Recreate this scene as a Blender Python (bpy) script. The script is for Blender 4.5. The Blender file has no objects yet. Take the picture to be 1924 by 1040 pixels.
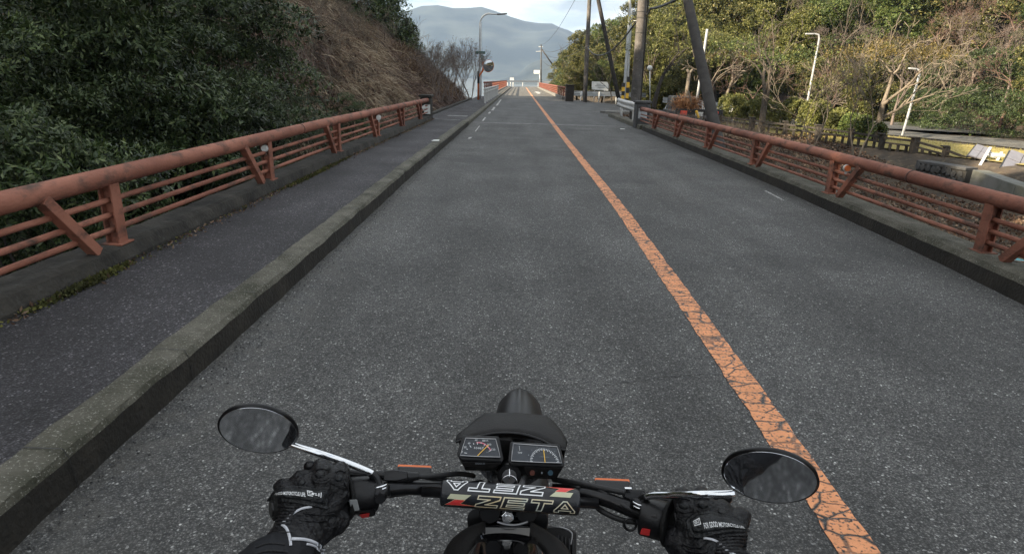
import bpy, bmesh, math, random
import numpy as np
from mathutils import Vector, Matrix, noise
random.seed(7); rng = np.random.default_rng(7)
sc = bpy.context.scene
C = sc.collection

# ---------------------------------------------------------------- camera
FPX, CXP, CYP, CAMH = 1179.0, 962.0, 520.0, 1.6
PITCH, YAW, ROLL = math.radians(17.8776), math.radians(-0.2490), math.radians(1.6)
FW = Vector((math.sin(YAW)*math.cos(PITCH), math.cos(YAW)*math.cos(PITCH), -math.sin(PITCH)))
_R0 = Vector((math.cos(YAW), -math.sin(YAW), 0)); _U0 = _R0.cross(FW)
RT = (_R0*math.cos(ROLL) + _U0*math.sin(ROLL)).normalized(); UP = RT.cross(FW).normalized()
EYE = Vector((0, 0, CAMH))
cd = bpy.data.cameras.new('camera'); cam = bpy.data.objects.new('camera', cd); C.objects.link(cam)
cd.sensor_width = 36; cd.lens = 36*FPX/1924; cd.clip_start = 0.05; cd.clip_end = 12000
cam.matrix_world = Matrix(((RT.x, UP.x, -FW.x, 0), (RT.y, UP.y, -FW.y, 0), (RT.z, UP.z, -FW.z, CAMH), (0, 0, 0, 1)))
sc.camera = cam

# ---------------------------------------------------------------- light
SUN_EL, SUN_AZ = math.radians(24), math.radians(242)      # azimuth clockwise from +Y: sun behind on the left
SKYK = 0.10
w = bpy.data.worlds.new('World'); sc.world = w; w.use_nodes = True
nt = w.node_tree; nt.nodes.clear(); N = nt.nodes.new; LK = nt.links.new
sky = N('ShaderNodeTexSky'); sky.sky_type = 'NISHITA'; sky.sun_disc = False
sky.sun_elevation = SUN_EL; sky.sun_rotation = SUN_AZ; sky.air_density = 1.0; sky.dust_density = 2.0
tc = N('ShaderNodeTexCoord'); mp = N('ShaderNodeMapping'); mp.inputs['Scale'].default_value = (1.0, 1.0, 3.4)
n1 = N('ShaderNodeTexNoise'); n1.inputs['Scale'].default_value = 3.2; n1.inputs['Detail'].default_value = 8; n1.inputs['Roughness'].default_value = 0.56
n1.inputs['Distortion'].default_value = .35
rp = N('ShaderNodeValToRGB'); rp.color_ramp.elements[0].position = 0.25; rp.color_ramp.elements[1].position = 0.50
n2 = N('ShaderNodeTexNoise'); n2.inputs['Scale'].default_value = 7.0; n2.inputs['Detail'].default_value = 6
rp2 = N('ShaderNodeValToRGB'); rp2.color_ramp.elements[0].color = (1.7, 1.85, 2.0, 1); rp2.color_ramp.elements[1].color = (4.6, 4.6, 4.45, 1)
rp2.color_ramp.elements[0].position = 0.38; rp2.color_ramp.elements[1].position = 0.62
mx = N('ShaderNodeMixRGB'); bg = N('ShaderNodeBackground'); bg.inputs[1].default_value = SKYK; ow = N('ShaderNodeOutputWorld')
LK(tc.outputs['Generated'], mp.inputs[0]); LK(mp.outputs[0], n1.inputs[0]); LK(mp.outputs[0], n2.inputs[0])
LK(n1.outputs[0], rp.inputs[0]); LK(n2.outputs[0], rp2.inputs[0]); LK(rp.outputs[0], mx.inputs[0])
LK(sky.outputs[0], mx.inputs[1]); LK(rp2.outputs[0], mx.inputs[2]); LK(mx.outputs[0], bg.inputs[0]); LK(bg.outputs[0], ow.inputs[0])
sl = bpy.data.lights.new('sun', 'SUN'); sl.energy = 5.0; sl.angle = math.radians(0.5); sl.color = (1.0, .84, .62)
so = bpy.data.objects.new('sun', sl); C.objects.link(so)
sd = Vector((math.sin(SUN_AZ)*math.cos(SUN_EL), math.cos(SUN_AZ)*math.cos(SUN_EL), math.sin(SUN_EL)))
so.rotation_euler = sd.to_track_quat('Z', 'Y').to_euler(); so.location = sd*200
vs = sc.view_settings; vs.view_transform = 'Standard'; vs.look = 'None'; vs.gamma = 1; vs.use_curve_mapping = False; vs.exposure = 1.85
sc.cycles.max_bounces = 8; sc.cycles.diffuse_bounces = 3; sc.cycles.transparent_max_bounces = 12; sc.cycles.volume_bounces = 0
sc.cycles.use_denoising = True

# ---------------------------------------------------------------- helpers
def at(u, v, Y):                     # point on the ray of a photo pixel at the road distance Y
    d = RT*((u-CXP)/FPX) - UP*((v-CYP)/FPX) + FW
    return EYE + d*(Y/d.y)
def W(u, v, Z):                      # same, at the optical depth Z (for the near bike)
    return EYE + (RT*((u-CXP)/FPX) - UP*((v-CYP)/FPX) + FW)*Z
def zr(Y): return -0.007*max(0.0, Y-10)
def smv(a, b, x):
    t = np.clip((x-a)/(b-a), 0, 1); return t*t*(3-2*t)
def sm(a, b, x):
    t = min(1, max(0, (x-a)/(b-a))); return t*t*(3-2*t)

def ren(ob, label=None, cat=None, group=None, kind=None):
    if label: ob['label'] = label
    if cat: ob['category'] = cat
    if group: ob['group'] = group
    if kind: ob['kind'] = kind
    return ob
def empty(name, loc=(0, 0, 0), label=None, cat=None, group=None):
    o = bpy.data.objects.new(name, None); C.objects.link(o); o.location = loc; o.empty_display_size = .1
    return ren(o, label, cat, group)

def wloc(o):
    v = Vector(o.location)
    while o.parent: o = o.parent; v += o.location
    return v

class MB:
    def __init__(s): s.v = []; s.f = []; s.m = []; s.s = []
    def add(s, vs_, fs, mi=0, smooth=False):
        b = len(s.v); s.v += [tuple(p) for p in vs_]
        for f in fs: s.f.append([i+b for i in f]); s.m.append(mi); s.s.append(smooth)
        return s
    def box(s, c, size, M=None, mi=0):
        x, y, z = [k/2 for k in size]; c = Vector(c)
        P = [Vector((a, b, d)) for d in (-z, z) for b in (-y, y) for a in (-x, x)]
        if M is not None: P = [M @ p for p in P]
        return s.add([p+c for p in P], [[0, 2, 3, 1], [4, 5, 7, 6], [0, 1, 5, 4], [2, 6, 7, 3], [0, 4, 6, 2], [1, 3, 7, 5]], mi)
    def beam(s, a, b, wd, ht, up=Vector((0, 0, 1)), mi=0):
        a = Vector(a); b = Vector(b); t = (b-a).normalized(); x = t.cross(up)
        x = x.normalized() if x.length > 1e-4 else Vector((1, 0, 0)); z = x.cross(t)
        M = Matrix((x, t, z)).transposed(); return s.box((a+b)/2, (wd, (b-a).length, ht), M, mi)
    def tube(s, path, r, n=12, mi=0, cap=True, smooth=True, closed=False):
        P = [Vector(p) for p in path]; K = len(P)
        rr = list(r) if hasattr(r, '__len__') else [r]*K
        T = []
        for i in range(K):
            a = P[(i-1) % K] if (i > 0 or closed) else P[i]; b = P[(i+1) % K] if (i < K-1 or closed) else P[i]
            T.append((b-a).normalized())
        u = T[0].orthogonal().normalized(); V = []; F = []
        for i in range(K):
            if i: 
                u = u - T[i]*u.dot(T[i]); u.normalize()
            w_ = T[i].cross(u)
            for k in range(n):
                an = 2*math.pi*k/n; V.append(P[i] + (u*math.cos(an)+w_*math.sin(an))*rr[i])
        for i in range(K if closed else K-1):
            for k in range(n):
                F.append([i*n+k, i*n+(k+1) % n, ((i+1) % K)*n+(k+1) % n, ((i+1) % K)*n+k])
        s.add(V, F, mi, smooth)
        if cap and not closed:
            s.add(V[:n], [list(range(n))[::-1]], mi); s.add(V[-n:], [list(range(n))], mi)
        return s
    def grid(s, rows, mi=0, smooth=True, flip=False):
        n = len(rows[0]); V = [p for r in rows for p in r]; F = []
        for i in range(len(rows)-1):
            for k in range(n-1):
                f = [i*n+k, i*n+k+1, (i+1)*n+k+1, (i+1)*n+k]; F.append(f[::-1] if flip else f)
        return s.add(V, F, mi, smooth)
    def prism(s, poly, off, mi=0):           # polygon extruded by vector off
        poly = [Vector(p) for p in poly]; off = Vector(off); n = len(poly)
        V = poly + [p+off for p in poly]
        F = [list(range(n))[::-1], [n+i for i in range(n)]] + [[i, (i+1) % n, n+(i+1) % n, n+i] for i in range(n)]
        return s.add(V, F, mi)
    def slab(s, rows, th, mi=0, smooth=True, d=None):   # a sheet of points given a thickness along d
        n = len(rows[0]); m = len(rows); d = Vector(d) if d is not None else Vector((0, 0, -1))
        V = [Vector(p) for r in rows for p in r]; V2 = [p+d*th for p in V]; K = len(V); F = []
        for i in range(m-1):
            for k in range(n-1):
                f = [i*n+k, i*n+k+1, (i+1)*n+k+1, (i+1)*n+k]; F.append(f); F.append([K+j for j in f[::-1]])
        e = [i*n for i in range(m)][::-1] + list(range(1, n)) + [i*n+n-1 for i in range(1, m)] + [(m-1)*n+k for k in range(n-2, 0, -1)]
        for i in range(len(e)):
            a, b = e[i], e[(i+1) % len(e)]; F.append([b, a, K+a, K+b])
        return s.add(V+V2, F, mi, smooth)
    def ell(s, c, r, M=None, nu=16, nv=10, mi=0):
        V = []; F = []
        for j in range(nv+1):
            ph = math.pi*j/nv
            for i in range(nu):
                th = 2*math.pi*i/nu
                p = Vector((r[0]*math.sin(ph)*math.cos(th), r[1]*math.sin(ph)*math.sin(th), r[2]*math.cos(ph)))
                if M is not None: p = M @ p
                V.append(p+Vector(c))
        for j in range(nv):
            for i in range(nu): F.append([j*nu+i, (j+1)*nu+i, (j+1)*nu+(i+1) % nu, j*nu+(i+1) % nu])
        return s.add(V, F, mi, True)
    def build(s, name, mats, parent=None, bevel=0, origin=None):
        me = bpy.data.meshes.new(name); og = Vector(origin) if origin is not None else Vector((0, 0, 0))
        me.from_pydata([tuple(Vector(p)-og) for p in s.v], [], s.f)
        me.polygons.foreach_set('material_index', s.m); me.polygons.foreach_set('use_smooth', s.s)
        for m_ in (mats if isinstance(mats, (list, tuple)) else [mats]): me.materials.append(m_)
        bm = bmesh.new(); bm.from_mesh(me); bmesh.ops.remove_doubles(bm, verts=bm.verts, dist=1e-6)
        bmesh.ops.recalc_face_normals(bm, faces=bm.faces)
        bm.to_mesh(me); bm.free(); me.update()
        o = bpy.data.objects.new(name, me); C.objects.link(o)
        if parent is not None:
            o.parent = parent; o.location = og - wloc(parent)
        else: o.location = og
        if bevel:
            md = o.modifiers.new('bevel', 'BEVEL'); md.width = bevel; md.segments = 2; md.limit_method = 'ANGLE'; md.angle_limit = math.radians(40)
        return o

# ---------------------------------------------------------------- materials
def mat(name, col, rough=.8, col2=None, scale=5, detail=5, lo=.35, hi=.65, bump=0, bscale=None, metal=0, island=None, trans=0, spec=.5, coord='Object', col3=None, s3=1, coat=0, stretch=None, lo3=.5, hi3=.62):
    m = bpy.data.materials.new(name); m.use_nodes = True; t = m.node_tree; b = t.nodes['Principled BSDF']
    b.inputs['Base Color'].default_value = (*col, 1); b.inputs['Roughness'].default_value = rough
    b.inputs['Metallic'].default_value = metal; b.inputs['Specular IOR Level'].default_value = spec; b.inputs['Coat Weight'].default_value = coat
    c = t.nodes.new('ShaderNodeTexCoord')
    if coord == 'World': co = t.nodes.new('ShaderNodeNewGeometry').outputs['Position']
    else: co = c.outputs['Object']
    if stretch:
        q = t.nodes.new('ShaderNodeMapping'); q.inputs['Scale'].default_value = stretch; t.links.new(co, q.inputs[0]); co = q.outputs[0]
    out = None
    if island:
        g = t.nodes.new('ShaderNodeNewGeometry'); r = t.nodes.new('ShaderNodeValToRGB'); r.color_ramp.elements[0].color = (*island[0][1], 1); r.color_ramp.elements[0].position = island[0][0]
        r.color_ramp.elements[1].color = (*island[-1][1], 1); r.color_ramp.elements[1].position = island[-1][0]
        for p, cc in island[1:-1]:
            e = r.color_ramp.elements.new(p); e.color = (*cc, 1)
        t.links.new(g.outputs['Random Per Island'], r.inputs[0]); out = r.outputs[0]
    if col2 is not None:
        n = t.nodes.new('ShaderNodeTexNoise'); n.inputs['Scale'].default_value = scale; n.inputs['Detail'].default_value = detail; n.inputs['Roughness'].default_value = .6
        t.links.new(co, n.inputs[0]); r = t.nodes.new('ShaderNodeMapRange'); r.inputs[1].default_value = lo; r.inputs[2].default_value = hi
        t.links.new(n.outputs[0], r.inputs[0]); x = t.nodes.new('ShaderNodeMixRGB'); t.links.new(r.outputs[0], x.inputs[0])
        if out: t.links.new(out, x.inputs[1])
        else: x.inputs[1].default_value = (*col, 1)
        x.inputs[2].default_value = (*col2, 1); out = x.outputs[0]
    if col3 is not None:
        n = t.nodes.new('ShaderNodeTexNoise'); n.inputs['Scale'].default_value = s3; n.inputs['Detail'].default_value = 7; n.inputs['Roughness'].default_value = .68
        t.links.new(co, n.inputs[0]); r = t.nodes.new('ShaderNodeMapRange'); r.inputs[1].default_value = lo3; r.inputs[2].default_value = hi3
        t.links.new(n.outputs[0], r.inputs[0]); x = t.nodes.new('ShaderNodeMixRGB'); t.links.new(r.outputs[0], x.inputs[0])
        if out: t.links.new(out, x.inputs[1])
        else: x.inputs[1].default_value = (*col, 1)
        x.inputs[2].default_value = (*col3, 1); out = x.outputs[0]
    if out: t.links.new(out, b.inputs['Base Color'])
    if bump:
        n = t.nodes.new('ShaderNodeTexNoise'); n.inputs['Scale'].default_value = bscale or scale*3; n.inputs['Detail'].default_value = 5
        t.links.new(co, n.inputs[0]); k = t.nodes.new('ShaderNodeBump'); k.inputs['Strength'].default_value = bump; k.inputs['Distance'].default_value = .02
        t.links.new(n.outputs[0], k.inputs['Height']); t.links.new(k.outputs[0], b.inputs['Normal'])
    if trans:
        tr = t.nodes.new('ShaderNodeBsdfTranslucent'); ms = t.nodes.new('ShaderNodeMixShader'); ms.inputs[0].default_value = trans
        if out: t.links.new(out, tr.inputs[0])
        else: tr.inputs[0].default_value = (*col, 1)
        t.links.new(b.outputs[0], ms.inputs[1]); t.links.new(tr.outputs[0], ms.inputs[2]); t.links.new(ms.outputs[0], t.nodes['Material Output'].inputs[0])
    return m

def asphalt(name, dark, light, stone, k=1.0, patch=(.75, 1.2), dust=.62, band=(.80, 1.22)):
    m = bpy.data.materials.new(name); m.use_nodes = True; t = m.node_tree; b = t.nodes['Principled BSDF']; n = t.nodes.new; L = t.links.new
    g = n('ShaderNodeNewGeometry').outputs['Position']
    def nz(s, d=3): q = n('ShaderNodeTexNoise'); q.inputs['Scale'].default_value = s; q.inputs['Detail'].default_value = d; L(g, q.inputs[0]); return q.outputs[0]
    def mr(x, a, b_, c=0, d=1): q = n('ShaderNodeMapRange'); q.inputs[1].default_value = a; q.inputs[2].default_value = b_; q.inputs[3].default_value = c; q.inputs[4].default_value = d; L(x, q.inputs[0]); return q.outputs[0]
    def mix(f, a, b_, bt='MIX'):
        q = n('ShaderNodeMixRGB'); q.blend_type = bt
        for i, x in enumerate((f, a, b_)):
            if isinstance(x, (int, float)): q.inputs[i].default_value = x
            elif isinstance(x, tuple): q.inputs[i].default_value = (*x, 1)
            else: L(x, q.inputs[i])
        return q.outputs[0]
    v = n('ShaderNodeTexVoronoi'); v.inputs['Scale'].default_value = 85*k; L(g, v.inputs[0])
    sx = n('ShaderNodeSeparateColor'); L(v.outputs['Color'], sx.inputs[0])
    edge = mr(v.outputs['Distance'], .15, .55)
    base = mix(mr(sx.outputs[0], .1, .8), dark, light)
    base = mix(mr(edge, 0, 1, 0, .75), base, tuple(x*.45 for x in dark))
    big = mr(sx.outputs[1], .94, 1.02); base = mix(big, base, stone)
    v2 = n('ShaderNodeTexVoronoi'); v2.inputs['Scale'].default_value = 34*k; L(g, v2.inputs[0]); s2 = n('ShaderNodeSeparateColor'); L(v2.outputs['Color'], s2.inputs[0])
    q = n('ShaderNodeMath'); q.operation = 'MULTIPLY'; L(mr(s2.outputs[2], .985, .99), q.inputs[0]); L(mr(v2.outputs['Distance'], .28, .18), q.inputs[1])
    base = mix(q.outputs[0], base, tuple(min(1, x*1.3) for x in stone))
    p = mr(nz(.9, 6), .35, .65, *patch); cr = n('ShaderNodeCombineColor'); [L(p, cr.inputs[i]) for i in range(3)]
    base = mix(1.0, base, cr.outputs[0], 'MULTIPLY')
    p2 = mr(nz(14, 4), .3, .7, .82, 1.15); cr2 = n('ShaderNodeCombineColor'); [L(p2, cr2.inputs[i]) for i in range(3)]
    base = mix(1.0, base, cr2.outputs[0], 'MULTIPLY')
    # long tyre-polished bands, damp stains and dusty edges, each with an outline of its own
    sp_ = n('ShaderNodeMapping'); sp_.inputs['Scale'].default_value = (1, .14, 1); L(g, sp_.inputs[0])
    q3 = n('ShaderNodeTexNoise'); q3.inputs['Scale'].default_value = 1.9; q3.inputs['Detail'].default_value = 6; L(sp_.outputs[0], q3.inputs[0])
    p3 = mr(q3.outputs[0], .32, .68, *band); cr3 = n('ShaderNodeCombineColor'); [L(p3, cr3.inputs[i]) for i in range(3)]; base = mix(1.0, base, cr3.outputs[0], 'MULTIPLY')
    st_ = mr(nz(.55, 9), .585, .64); base = mix(mr(st_, 0, 1, 0, .38), base, tuple(x*.5 for x in dark))
    sxy = n('ShaderNodeSeparateXYZ'); L(g, sxy.inputs[0]); ed = mr(sxy.outputs[0], -1.72, -1.15, 1, 0); q4 = n('ShaderNodeMath'); q4.operation = 'MULTIPLY'; L(ed, q4.inputs[0]); L(mr(nz(6, 7), .42, .60), q4.inputs[1])
    base = mix(mr(q4.outputs[0], 0, 1, 0, dust), base, (.095, .090, .080))
    L(base, b.inputs['Base Color']); b.inputs['Roughness'].default_value = .82
    bp = n('ShaderNodeBump'); bp.inputs['Strength'].default_value = .55; bp.inputs['Distance'].default_value = .006
    L(mr(v.outputs['Distance'], 0, .7, 1, 0), bp.inputs['Height']); L(bp.outputs[0], b.inputs['Normal'])
    return m, t, base, g, nz, mr, mix, b
M = {}
M['asphalt'] = asphalt('asphalt', (.046, .046, .046), (.196, .194, .186), (.40, .40, .385), 1.5, (.80, 1.18), .50, (.78, 1.24))[0]
M['asphalt_far'] = asphalt('asphalt_far', (.075, .076, .076), (.160, .160, .156), (.26, .26, .26), 1, (.85, 1.15))[0]
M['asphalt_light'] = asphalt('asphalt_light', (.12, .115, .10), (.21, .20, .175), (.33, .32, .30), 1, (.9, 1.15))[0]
M['asphalt_walk'] = asphalt('asphalt_walk', (.022, .020, .023), (.086, .082, .090), (.24, .23, .24), 1.25, (.66, 1.45), 0.0, (.75, 1.3))[0]
# worn orange line: crazed, edges eaten away
def line_mat(name, col, thr=.42):
    m, t, base, g, nz, mr, mix, b = asphalt(name, (.046, .046, .046), (.196, .194, .186), (.40, .40, .385), 1.5)
    n = t.nodes.new; L = t.links.new
    v = n('ShaderNodeTexVoronoi'); v.feature = 'DISTANCE_TO_EDGE'; v.inputs['Scale'].default_value = 9
    ad = n('ShaderNodeVectorMath'); ad.operation = 'ADD'; sc_ = n('ShaderNodeVectorMath'); sc_.operation = 'SCALE'; sc_.inputs['Scale'].default_value = .05
    nn = n('ShaderNodeTexNoise'); nn.inputs['Scale'].default_value = 7; nn.inputs['Detail'].default_value = 3; L(g, nn.inputs[0]); L(nn.outputs[1], sc_.inputs[0]); L(g, ad.inputs[0]); L(sc_.outputs[0], ad.inputs[1])
    am = n('ShaderNodeMapping'); am.inputs['Scale'].default_value = (.72, 1.35, 1); L(ad.outputs[0], am.inputs[0]); L(am.outputs[0], v.inputs[0])
    cw_ = n('ShaderNodeMath'); cw_.operation = 'MULTIPLY'; L(mr(nz(5, 3), .3, .7, .35, 1.7), cw_.inputs[1]); cw_.inputs[0].default_value = .075; ckm = n('ShaderNodeMath'); ckm.operation = 'DIVIDE'; ckm.use_clamp = True; L(v.outputs['Distance'], ckm.inputs[0]); L(cw_.outputs[0], ckm.inputs[1]); ck = mr(ckm.outputs[0], .25, 1)
    # big cracks run only in patches
    pt = mr(nz(2.2, 4), .30, .52, 0, 1)
    q = n('ShaderNodeMath'); q.operation = 'MAXIMUM'; L(ck, q.inputs[0]); qq = n('ShaderNodeMath'); qq.operation = 'SUBTRACT'; qq.inputs[0].default_value = .9; L(pt, qq.inputs[1]); L(qq.outputs[0], q.inputs[1])
    wear = mr(nz(60, 5), thr-.08, thr+.04); q2 = n('ShaderNodeMath'); q2.operation = 'MULTIPLY'; L(q.outputs[0], q2.inputs[0]); L(wear, q2.inputs[1])
    c2 = mix(mr(nz(9, 5), .3, .7), col, tuple(x*.78 for x in col))
    L(mix(q2.outputs[0], base, c2), b.inputs['Base Color'])
    return m
M['orange_line'] = line_mat('orange_line', (.85, .365, .17), .43)
M['white_line'] = line_mat('white_line', (.62, .62, .60), .45)
M['joint'] = mat('joint', (.2, .2, .195), .8, (.09, .09, .09), 6, lo=.4, hi=.6, coord='World')
M['concrete'] = mat('concrete', (.115, .107, .085), .9, (.036, .036, .022), 3.5, 8, .36, .66, .7, 40, coord='World', col3=(.38, .37, .32), s3=95, lo3=.57, hi3=.68)
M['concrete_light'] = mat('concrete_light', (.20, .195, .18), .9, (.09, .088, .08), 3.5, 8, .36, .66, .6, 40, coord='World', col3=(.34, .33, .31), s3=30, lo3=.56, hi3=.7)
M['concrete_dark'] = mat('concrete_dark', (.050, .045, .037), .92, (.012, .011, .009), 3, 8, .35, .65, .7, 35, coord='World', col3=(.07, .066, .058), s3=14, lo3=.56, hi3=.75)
M['wall_grey'] = mat('wall_grey', (.19, .19, .18), .9, (.10, .105, .085), 1.1, 7, .35, .65, .4, 30, coord='World')
M['rail_red'] = mat('rail_red', (.205, .072, .044), .80, (.345, .138, .088), 2.2, 7, .38, .62, .25, 60, coord='World', col3=(.075, .042, .030), s3=6, lo3=.50, hi3=.66, stretch=(1, .5, 1))
M['rail_dark'] = mat('rail_dark', (.105, .045, .032), .8, (.045, .022, .018), 6, 6, .35, .65, .3, 60, coord='World', col3=(.30, .09, .055), s3=5, lo3=.5, hi3=.62)
M['rail_far'] = mat('rail_far', (.22, .075, .048), .75, (.15, .05, .034), 3, 5, coord='World')
M['galv'] = mat('galv', (.55, .57, .58), .5, (.42, .44, .45), 4, 5, metal=.25, coord='World')
M['white_paint'] = mat('white_paint', (.50, .50, .49), .5, (.5, .5, .48), 5, 6, .45, .75, coord='World')
M['pole_conc'] = mat('pole_conc', (.115, .105, .098), .85, (.06, .055, .05), 3, 7, .35, .65, .25, 30, coord='World', col3=(.19, .18, .165), s3=9, lo3=.55, hi3=.7)
M['pole_dark'] = mat('pole_dark', (.045, .04, .036), .85, (.022, .02, .018), 4, 7, .35, .65, .4, 30, coord='World')
M['cable'] = mat('cable', (.012, .012, .013), .6)
M['orange_paint'] = mat('orange_paint', (.62, .16, .045), .5, (.45, .11, .03), 4, coord='World')
M['yellow_paint'] = mat('yellow_paint', (.72, .42, .03), .5)
M['black_paint'] = mat('black_paint', (.012, .012, .012), .4)
M['white_plate'] = mat('white_plate', (.75, .76, .74), .45, (.62, .63, .6), 3)
M['green_plate'] = mat('green_plate', (.02, .09, .075), .5)
M['green_text'] = mat('green_text', (.10, .16, .16), .6)
M['mirror'] = mat('mirror', (.88, .90, .94), .055, metal=1)
M['convex'] = mat('convex', (.55, .56, .58), .08, metal=1)
M['soil'] = mat('soil', (.070, .052, .036), .95, (.035, .028, .02), .8, 9, .35, .65, 1.0, 9, coord='World', col3=(.12, .095, .06), s3=4, lo3=.52, hi3=.68)
M['water'] = mat('water', (.16, .18, .19), .12, (.24, .25, .25), .02, 3, coord='World', bump=.12, bscale=1.2)
M['mountain'] = mat('mountain', (.010, .022, .036), .95, (.040, .055, .062), .008, 10, .4, .6, 1.0, .03, coord='World')  # blue of the distance haze painted into the base colour
M['bark'] = mat('bark', (.10, .082, .062), .9, (.05, .042, .034), 9, 6, .35, .65, .6, 30)
M['bark_twig'] = mat('bark_twig', (.17, .135, .115), .9, (.11, .088, .078), 9, 6, .35, .65)
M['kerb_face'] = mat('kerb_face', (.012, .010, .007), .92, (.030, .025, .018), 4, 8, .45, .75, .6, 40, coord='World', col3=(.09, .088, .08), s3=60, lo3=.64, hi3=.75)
M['bark_dark'] = mat('bark_dark', (.04, .033, .027), .9, (.022, .018, .015), 9, 6, .35, .65, .6, 30)
M['bark_pale'] = mat('bark_pale', (.20, .165, .125), .85, (.12, .10, .078), 7, 6, .35, .65, .4, 30)
M['bark_red'] = mat('bark_red', (.15, .088, .066), .85, (.09, .06, .046), 7, 6, .35, .65, .4, 30)
def leafm(name, cs, tr=.3, rough=.5, c2=None):
    k = c2 if c2 is not None else tuple(x*.45 for x in cs[0])
    return mat(name, cs[0], rough, island=[(i/(len(cs)-1), c) for i, c in enumerate(cs)], trans=tr, spec=.4, col2=k, scale=1.3, detail=3, lo=.46, hi=.66)
M['leaf_shade'] = leafm('leaf_shade', [(.026, .046, .016), (.052, .085, .026), (.090, .13, .040), (.15, .18, .065)], .2, .42)
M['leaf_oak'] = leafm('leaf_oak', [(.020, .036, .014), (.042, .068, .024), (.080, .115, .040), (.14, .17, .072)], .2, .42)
M['leaf_green'] = leafm('leaf_green', [(.035, .06, .02), (.075, .115, .03), (.13, .17, .045), (.22, .24, .08)], .3)
M['leaf_yellow'] = leafm('leaf_yellow', [(.07, .085, .025), (.13, .145, .038), (.20, .205, .06), (.30, .285, .11)], .35)
M['leaf_far'] = leafm('leaf_far', [(.035, .05, .02), (.085, .10, .034), (.17, .165, .055), (.29, .25, .09)], .3)
M['leaf_ochre'] = leafm('leaf_ochre', [(.10, .085, .03), (.17, .13, .04), (.24, .18, .06)], .3)
M['leaf_dead'] = leafm('leaf_dead', [(.07, .038, .026), (.13, .075, .048), (.20, .125, .08), (.30, .22, .15)], .1, .8)
M['straw'] = leafm('straw', [(.06, .032, .022), (.12, .075, .045), (.19, .128, .072), (.30, .225, .135)], .15, .8)
M['twig'] = leafm('twig', [(.10, .075, .065), (.17, .135, .115), (.25, .21, .175)], 0, .85)
M['twig_tan'] = leafm('twig_tan', [(.22, .15, .10), (.33, .25, .17), (.42, .34, .25)], 0, .85)
M['grass'] = leafm('grass', [(.20, .19, .05), (.34, .30, .08), (.42, .36, .12)], .3, .8)
M['lawn'] = mat('lawn', (.36, .29, .09), .9, (.25, .21, .07), 1.2, 7, .35, .65, .5, 20, coord='World')
M['wood_dark'] = mat('wood_dark', (.050, .042, .034), .85, (.028, .024, .02), 8, 6, .35, .65, .4, 40, coord='World')
M['moss'] = leafm('moss', [(.045, .05, .014), (.085, .09, .022), (.14, .135, .035)], .1, .9)
M['panel'] = mat('panel', (.24, .23, .25), .3, (.20, .19, .21), 6, coord='World')
M['stone'] = mat('stone', (.085, .085, .085), .85, (.04, .04, .04), 3, 6, .35, .65, .6, 20, coord='World')
M['mortar'] = mat('mortar', (.045, .043, .04), .95, bump=.4, bscale=30)
# bike
M['blk_plastic'] = mat('blk_plastic', (.005, .005, .006), .36, (.009, .009, .010), 30, 4, .3, .7, .08, 400, spec=.35)
M['blk_matte'] = mat('blk_matte', (.006, .0055, .0055), .60, (.012, .0105, .0105), 14, 6, .4, .7, .12, 300, spec=.35)
M['blk_gloss'] = mat('blk_gloss', (.006, .006, .007), .07, coat=.6)
M['blk_metal'] = mat('blk_metal', (.012, .012, .013), .28, (.022, .022, .024), 25, 5, .4, .7, metal=.5)
M['rubber'] = mat('rubber', (.007, .007, .007), .8, spec=.3, bump=.2, bscale=200)
M['chrome'] = mat('chrome', (.80, .81, .83), .14, metal=1, col2=(.6, .6, .62), scale=40, lo=.55, hi=.8)
M['steel'] = mat('steel', (.45, .45, .46), .35, metal=1)
M['amber'] = mat('amber', (.72, .16, .04), .25, coat=.4)
M['red_sw'] = mat('red_sw', (.62, .035, .035), .45)
M['grey_sw'] = mat('grey_sw', (.30, .31, .31), .5)
M['vinyl'] = mat('vinyl', (.008, .009, .012), .32, (.014, .015, .019), 60, 5, .4, .6, .1, 300)
M['gold'] = mat('gold', (.78, .62, .36), .4, (.62, .66, .58), 25, 3, .4, .6)
M['pale_gold'] = mat('pale_gold', (.52, .52, .36), .45)
M['print_red'] = mat('print_red', (.70, .05, .05), .4)
M['print_white'] = mat('print_white', (.80, .81, .82), .5)
M['dial'] = mat('dial', (.022, .026, .034), .22, (.05, .058, .07), 14, 3, .4, .7)
M['dial_mark'] = mat('dial_mark', (.62, .64, .66), .5)
M['dial_dim'] = mat('dial_dim', (.16, .18, .2), .5)
M['dial_pink'] = mat('dial_pink', (.60, .15, .20), .5)
M['needle'] = mat('needle', (.85, .50, .07), .4)
M['lamp_red'] = mat('lamp_red', (.10, .03, .02), .5); M['lamp_blue'] = mat('lamp_blue', (.03, .07, .10), .5)
M['glove'] = mat('glove', (.005, .005, .006), .46, (.012, .012, .014), 38, 6, .38, .66, .5, 90, spec=.35)
M['jacket'] = mat('jacket', (.006, .0065, .009), .70, (.011, .012, .015), 20, 6, .4, .65, .6, 14, spec=.3)
M['piping'] = mat('piping', (.55, .56, .60), .4)
M['glove_pad'] = mat('glove_pad', (.007, .008, .009), .40, (.014, .015, .017), 60, 5, .4, .62, .35, 260, spec=.4)
M['helmet'] = mat('helmet', (.03, .03, .032), .2, coat=.5)
M['denim'] = mat('denim', (.02, .022, .03), .9)
M['boot'] = mat('boot', (.02, .018, .016), .5)
M['tail_red'] = mat('tail_red', (.75, .08, .04), .4)
M['brush'] = leafm('brush', [(.25, .10, .04), (.40, .19, .08), (.5, .3, .15)], .1, .8)
M['lamp_grey'] = mat('lamp_grey', (.36, .37, .38), .5, (.28, .29, .30), 4, coord='World')
M['painted_shade_soil'] = mat('painted_shade_soil', (.020, .014, .010), .95, (.042, .028, .019), .8, 8, .4, .65, 1.0, 6, coord='World')  # soil colour darkened to paint the shade below the canopy
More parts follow.
